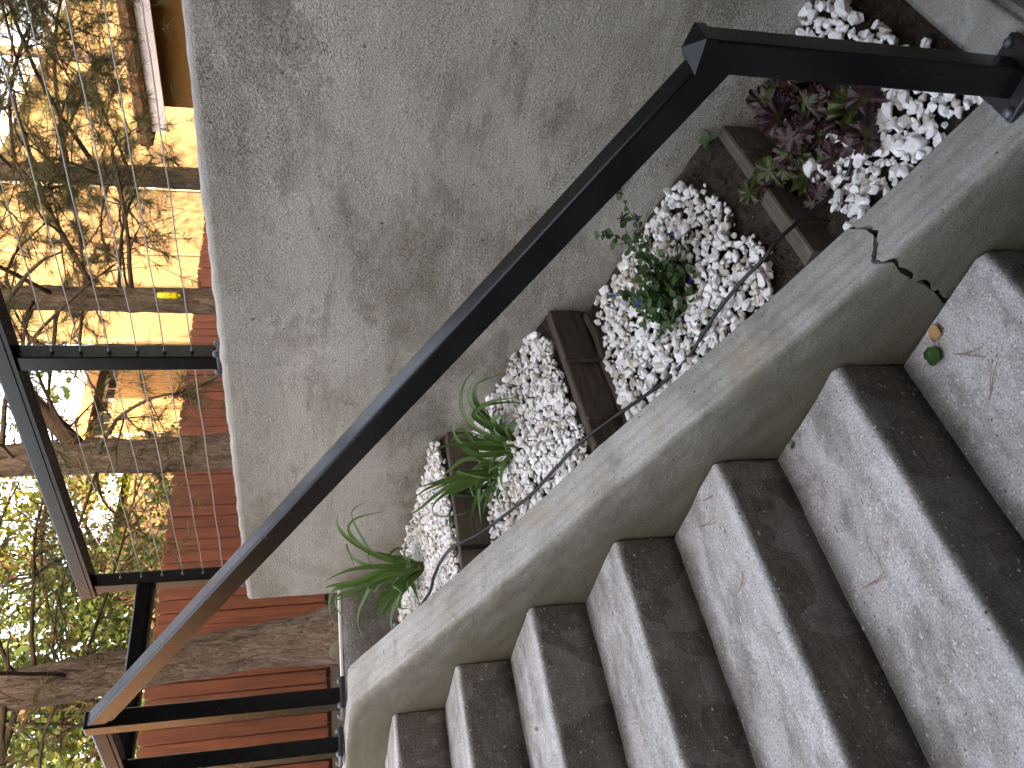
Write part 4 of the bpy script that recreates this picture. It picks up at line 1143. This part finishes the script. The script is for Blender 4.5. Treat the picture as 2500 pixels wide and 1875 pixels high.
broad_tree('tall green tree far behind the tan house', (9.0, 19, G), 9, 3.2, 4500, 5, 'green_leaf', .17, 2.0)
broad_tree('tall green tree far behind the light green tree', (4.2, 17, G), 8.5, 3.2, 4500, 6, 'green_leaf', .16, 1.5)

rnd = random.Random(77); mb = MB()
for k in range(150):                                    # the wooded slope behind the houses, one mass
    a = R(rnd.uniform(-4, 62)); d = rnd.uniform(26, 40); c = Vector((d * math.sin(a), d * math.cos(a), rnd.uniform(1.5, 9.5)))
    for _ in range(46):
        leaf_poly(rnd, c + Vector((rnd.gauss(0, 1), rnd.gauss(0, 1), rnd.gauss(0, .8))) * 1.3, rnd.uniform(.25, .5), mb)
tag(mb.build('distant_wood', 'green_leaf'), 'dark green mass of far trees behind the houses', 'wood', kind='stuff')

# ------------------------------------------------------------------ buildings
yh = thing('yellow_house', 'sunlit yellow plaster house behind the pine trunks', 'house', (18, 12, G))
m = MB(); m.prism([(10.35, 8), (29, 8), (29, 17), (20.2, 17)], (0, 0, 0), (0, 0, 6.4), (1, 0, 0), (0, 1, 0)); part(m, 'wall', 'yellow_plaster', yh, True)
m = MB()
m.prism([(10.1, 7.7), (29.3, 7.7), (29.3, 17.3), (20.1, 17.3)], (0, 0, 6.4), (0, 0, 6.6), (1, 0, 0), (0, 1, 0)); part(m, 'roof', 'metal_roof', yh, True)
m = MB(); m.tube([(15.1, 7.93, .1), (15.1, 7.93, 6.3)], .07, 10); part(m, 'downpipe', 'grey_pipe', yh)
m = MB(); m.box((15.32, 7.96, .1), (15.40, 7.998, 6.3)); part(m, 'pipe_board', 'white_trim', yh)
m = MB(); m.tube([(12.85, 7.96, .1), (12.85, 7.96, 6.3)], .035, 8); part(m, 'cable_conduit', 'tan_plaster', yh)
m = MB(); m.box((10.36, 7.985, 2.16), (29, 7.998, 2.185)); part(m, 'joint_line', 'tan_plaster', yh)
m = MB(); m.box((10.33, 7.94, 0), (10.43, 7.998, 6.4)); part(m, 'corner_board', 'tan_plaster', yh)

sh = thing('garden_shed', 'low ochre shed with white fascia and shaggy brown roof edge', 'shed', (12, 1.5, G))
m = MB(); m.box((10.0, -3.0, 0), (13.5, 3.25, 2.25)); part(m, 'wall', 'ochre_plaster', sh)
m = MB(); m.box((9.62, -3.3, 2.05), (9.66, 3.42, 2.24)); part(m, 'fascia', 'white_trim', sh)
m = MB(); m.box((9.66, -3.3, 2.20), (10.05, 3.42, 2.235)); part(m, 'soffit', 'ochre_plaster', sh)
rf = MB(); vs = []; fs = []; nn = 120
for i in range(nn + 1):
    y = -3.4 + 7.0 * i / nn
    a = .03 * nz(y, 1, 1, 5) + .02 * nz(y, 2, 2, 17)
    for x, z in ((9.56 + a, 2.245), (9.52 + a, 2.30), (9.54 + a * .5, 2.40 + a), (9.66, 2.44 + a), (13.8, 2.62 + a), (13.8, 2.3), (9.70, 2.245)): vs.append((x, y, z))
for i in range(nn):
    for j in range(7): j2 = (j + 1) % 7; fs.append((i * 7 + j, i * 7 + j2, (i + 1) * 7 + j2, (i + 1) * 7 + j))
fs.append(tuple(range(7))); fs.append(tuple(nn * 7 + j for j in range(6, -1, -1)))
rf.add(vs, fs); part(rf, 'roof', 'brown_thatch', sh, True)

def tan_house(name, label, x0, x1, y, ztop, depth=5):
    h = thing(name, label, 'house', ((x0 + x1) / 2, y + depth / 2, G))
    m = MB(); m.box((x0, y, 0), (x1, y + depth, ztop)); part(m, 'wall', 'tan_plaster', h); return h
def roof_ribbed(h, x0, x1, y, z0, z1, d, name='roof'):
    m = MB(); m.add([(x0, y - .35, z0), (x1, y - .35, z0), (x1, y + d, z1), (x0, y + d, z1), (x0, y - .35, z0 - .08), (x1, y - .35, z0 - .08), (x1, y + d, z1 - .08), (x0, y + d, z1 - .08)],
                     [(0, 1, 2, 3), (7, 6, 5, 4), (0, 4, 5, 1), (1, 5, 6, 2), (2, 6, 7, 3), (3, 7, 4, 0)])
    r = part(m, name, 'metal_roof', h)
    n = int((x1 - x0) / .12)
    for k in range(n + 1):
        x = x0 + .02 + (x1 - x0 - .04) * k / n
        m = MB(); m.prism([(-.012, 0), (.012, 0), (.008, .022), (-.008, .022)], (x, y - .35, z0 + .002), (x, y + d, z1 + .002), (1, 0, 0), (0, 0, 1)); part(m, 'roof_seam', 'metal_roof', r, True)
h2 = tan_house('slatted_house', 'tan house with slatted balcony seen between the railing post and the forked pine', 11.9, 16.5, 13.0, 5.5)
roof_ribbed(h2, 11.6, 16.8, 13.0, 5.35, 6.6, 2.6)
n = 0
for k in range(34):
    x = 11.95 + k * .085
    m = MB(); m.box((x, 12.2, 2.6), (x + .05, 12.24, 4.45)); part(m, 'slat', 'slat_wood', h2)
m = MB(); m.box((11.9, 12.19, 4.45), (15, 12.26, 4.53)); part(m, 'balcony_rail', 'slat_wood', h2)
m = MB(); m.box((11.9, 12.2, 2.45), (15, 13.0, 2.6)); part(m, 'balcony_floor', 'slat_wood', h2)
for x in (12.5, 13.6):
    m = MB(); m.box((x, 12.95, 3.5), (x + .75, 12.996, 5.0)); w = part(m, 'window', 'white_trim', h2)
    for q in range(2):
        m = MB(); m.box((x + .06 + q * .335, 12.935, 3.6), (x + .36 + q * .335, 12.949, 4.92)); part(m, 'pane', 'glass_dark', w)
m = MB(); m.box((11.7, 12.5, 5.05), (16.6, 12.62, 5.3)); part(m, 'eave_beam', 'slat_wood', h2)
h3 = tan_house('tan_cottage', 'tan gabled cottage with pale metal roof and arched window behind the fence', 9.5, 11.3, 12.6, 4.3, 4)
roof_ribbed(h3, 9.3, 11.5, 12.6, 4.15, 5.3, 2.2)
m = MB(); m.box((10.05, 12.54, 2.0), (11.0, 12.596, 4.05)); w = part(m, 'window', 'frame_dark', h3)
m = MB(); m.box((10.12, 12.52, 2.0), (10.93, 12.539, 3.96)); part(m, 'window_panel', 'tan_plaster', w)
m = MB(); P = [(.28 * math.cos(a * math.pi / 12), .42 * math.sin(a * math.pi / 12)) for a in range(13)] + [(-.28, -1.2), (.28, -1.2)]
m.prism(P, (10.5, 12.518, 3.2), (10.5, 12.50, 3.2), (1, 0, 0), (0, 0, 1)); part(m, 'pane', 'glass_dark', w, True)

# unseen house added behind and left of the viewer to shade the stairs
hh = thing('added_shade_house', 'tall unseen brown house added behind the stairs to shade them', 'house', (-2, -10, G))
m = MB(); m.box((-10, -12, -2.3), (6.0, -5.0, 6.3)); part(m, 'wall', 'house_brown', hh)
m = MB(); m.box((-10.3, -12.3, 6.3), (6.3, -4.75, 6.45)); part(m, 'roof', 'frame_dark', hh)
m = MB(); m.box((-6, -4.99, 2.45), (4.5, -3.05, 2.6)); part(m, 'added_overhang', 'frame_dark', hh)  # unseen overhang added to darken the lower steps
m = MB(); m.box((-10, -4.99, -2.3), (-5.2, 9.0, 3.7)); part(m, 'added_dark_wing', 'house_brown', hh)  # unseen block added so rails and posts reflect something dark
m = MB(); m.box((-2.7, -4.9, -2.3), (-2.4, .6, .9)); part(m, 'stair_side_wall', 'house_brown', hh)
lh = thing('added_reflected_house', 'unseen brown house added on the left for the handrail to reflect', 'house', (-5.2, 15, G))  # unseen sunlit block, added for the brown reflection on the handrail
m = MB(); m.box((-7.4, 13, 0), (-3, 19, 5.5)); part(m, 'wall', 'reflected_brown', lh)
m = MB(); m.prism([(-3.4, 0), (3.4, 0), (0, 2)], (-7.7, 16, 5.5), (-2.7, 16, 5.5), (0, 1, 0), (0, 0, 1)); part(m, 'roof', 'metal_roof', lh, True)

# boulders and log by the landing
def boulder(p, s, label, seed):
    bm = bmesh.new(); bmesh.ops.create_icosphere(bm, subdivisions=3, radius=1)
    for v in bm.verts:
        q = v.co.copy(); v.co = Vector((q.x * s[0], q.y * s[1], q.z * s[2])) * (1 + .14 * nz(q.x, q.y, q.z + seed, 1.3) + .05 * nz(q.x, q.y, q.z + seed, 4))
    for f in bm.faces: f.smooth = True
    me = bpy.data.meshes.new('boulder'); bm.to_mesh(me); bm.free(); me.materials.append(M['boulder']); o = obj('boulder', me); o.location = p; tag(o, label, 'boulder')
boulder((.90, 1.30, .10), (.06, .06, .075), 'rounded tan boulder at the foot of the bowed pine', 1)
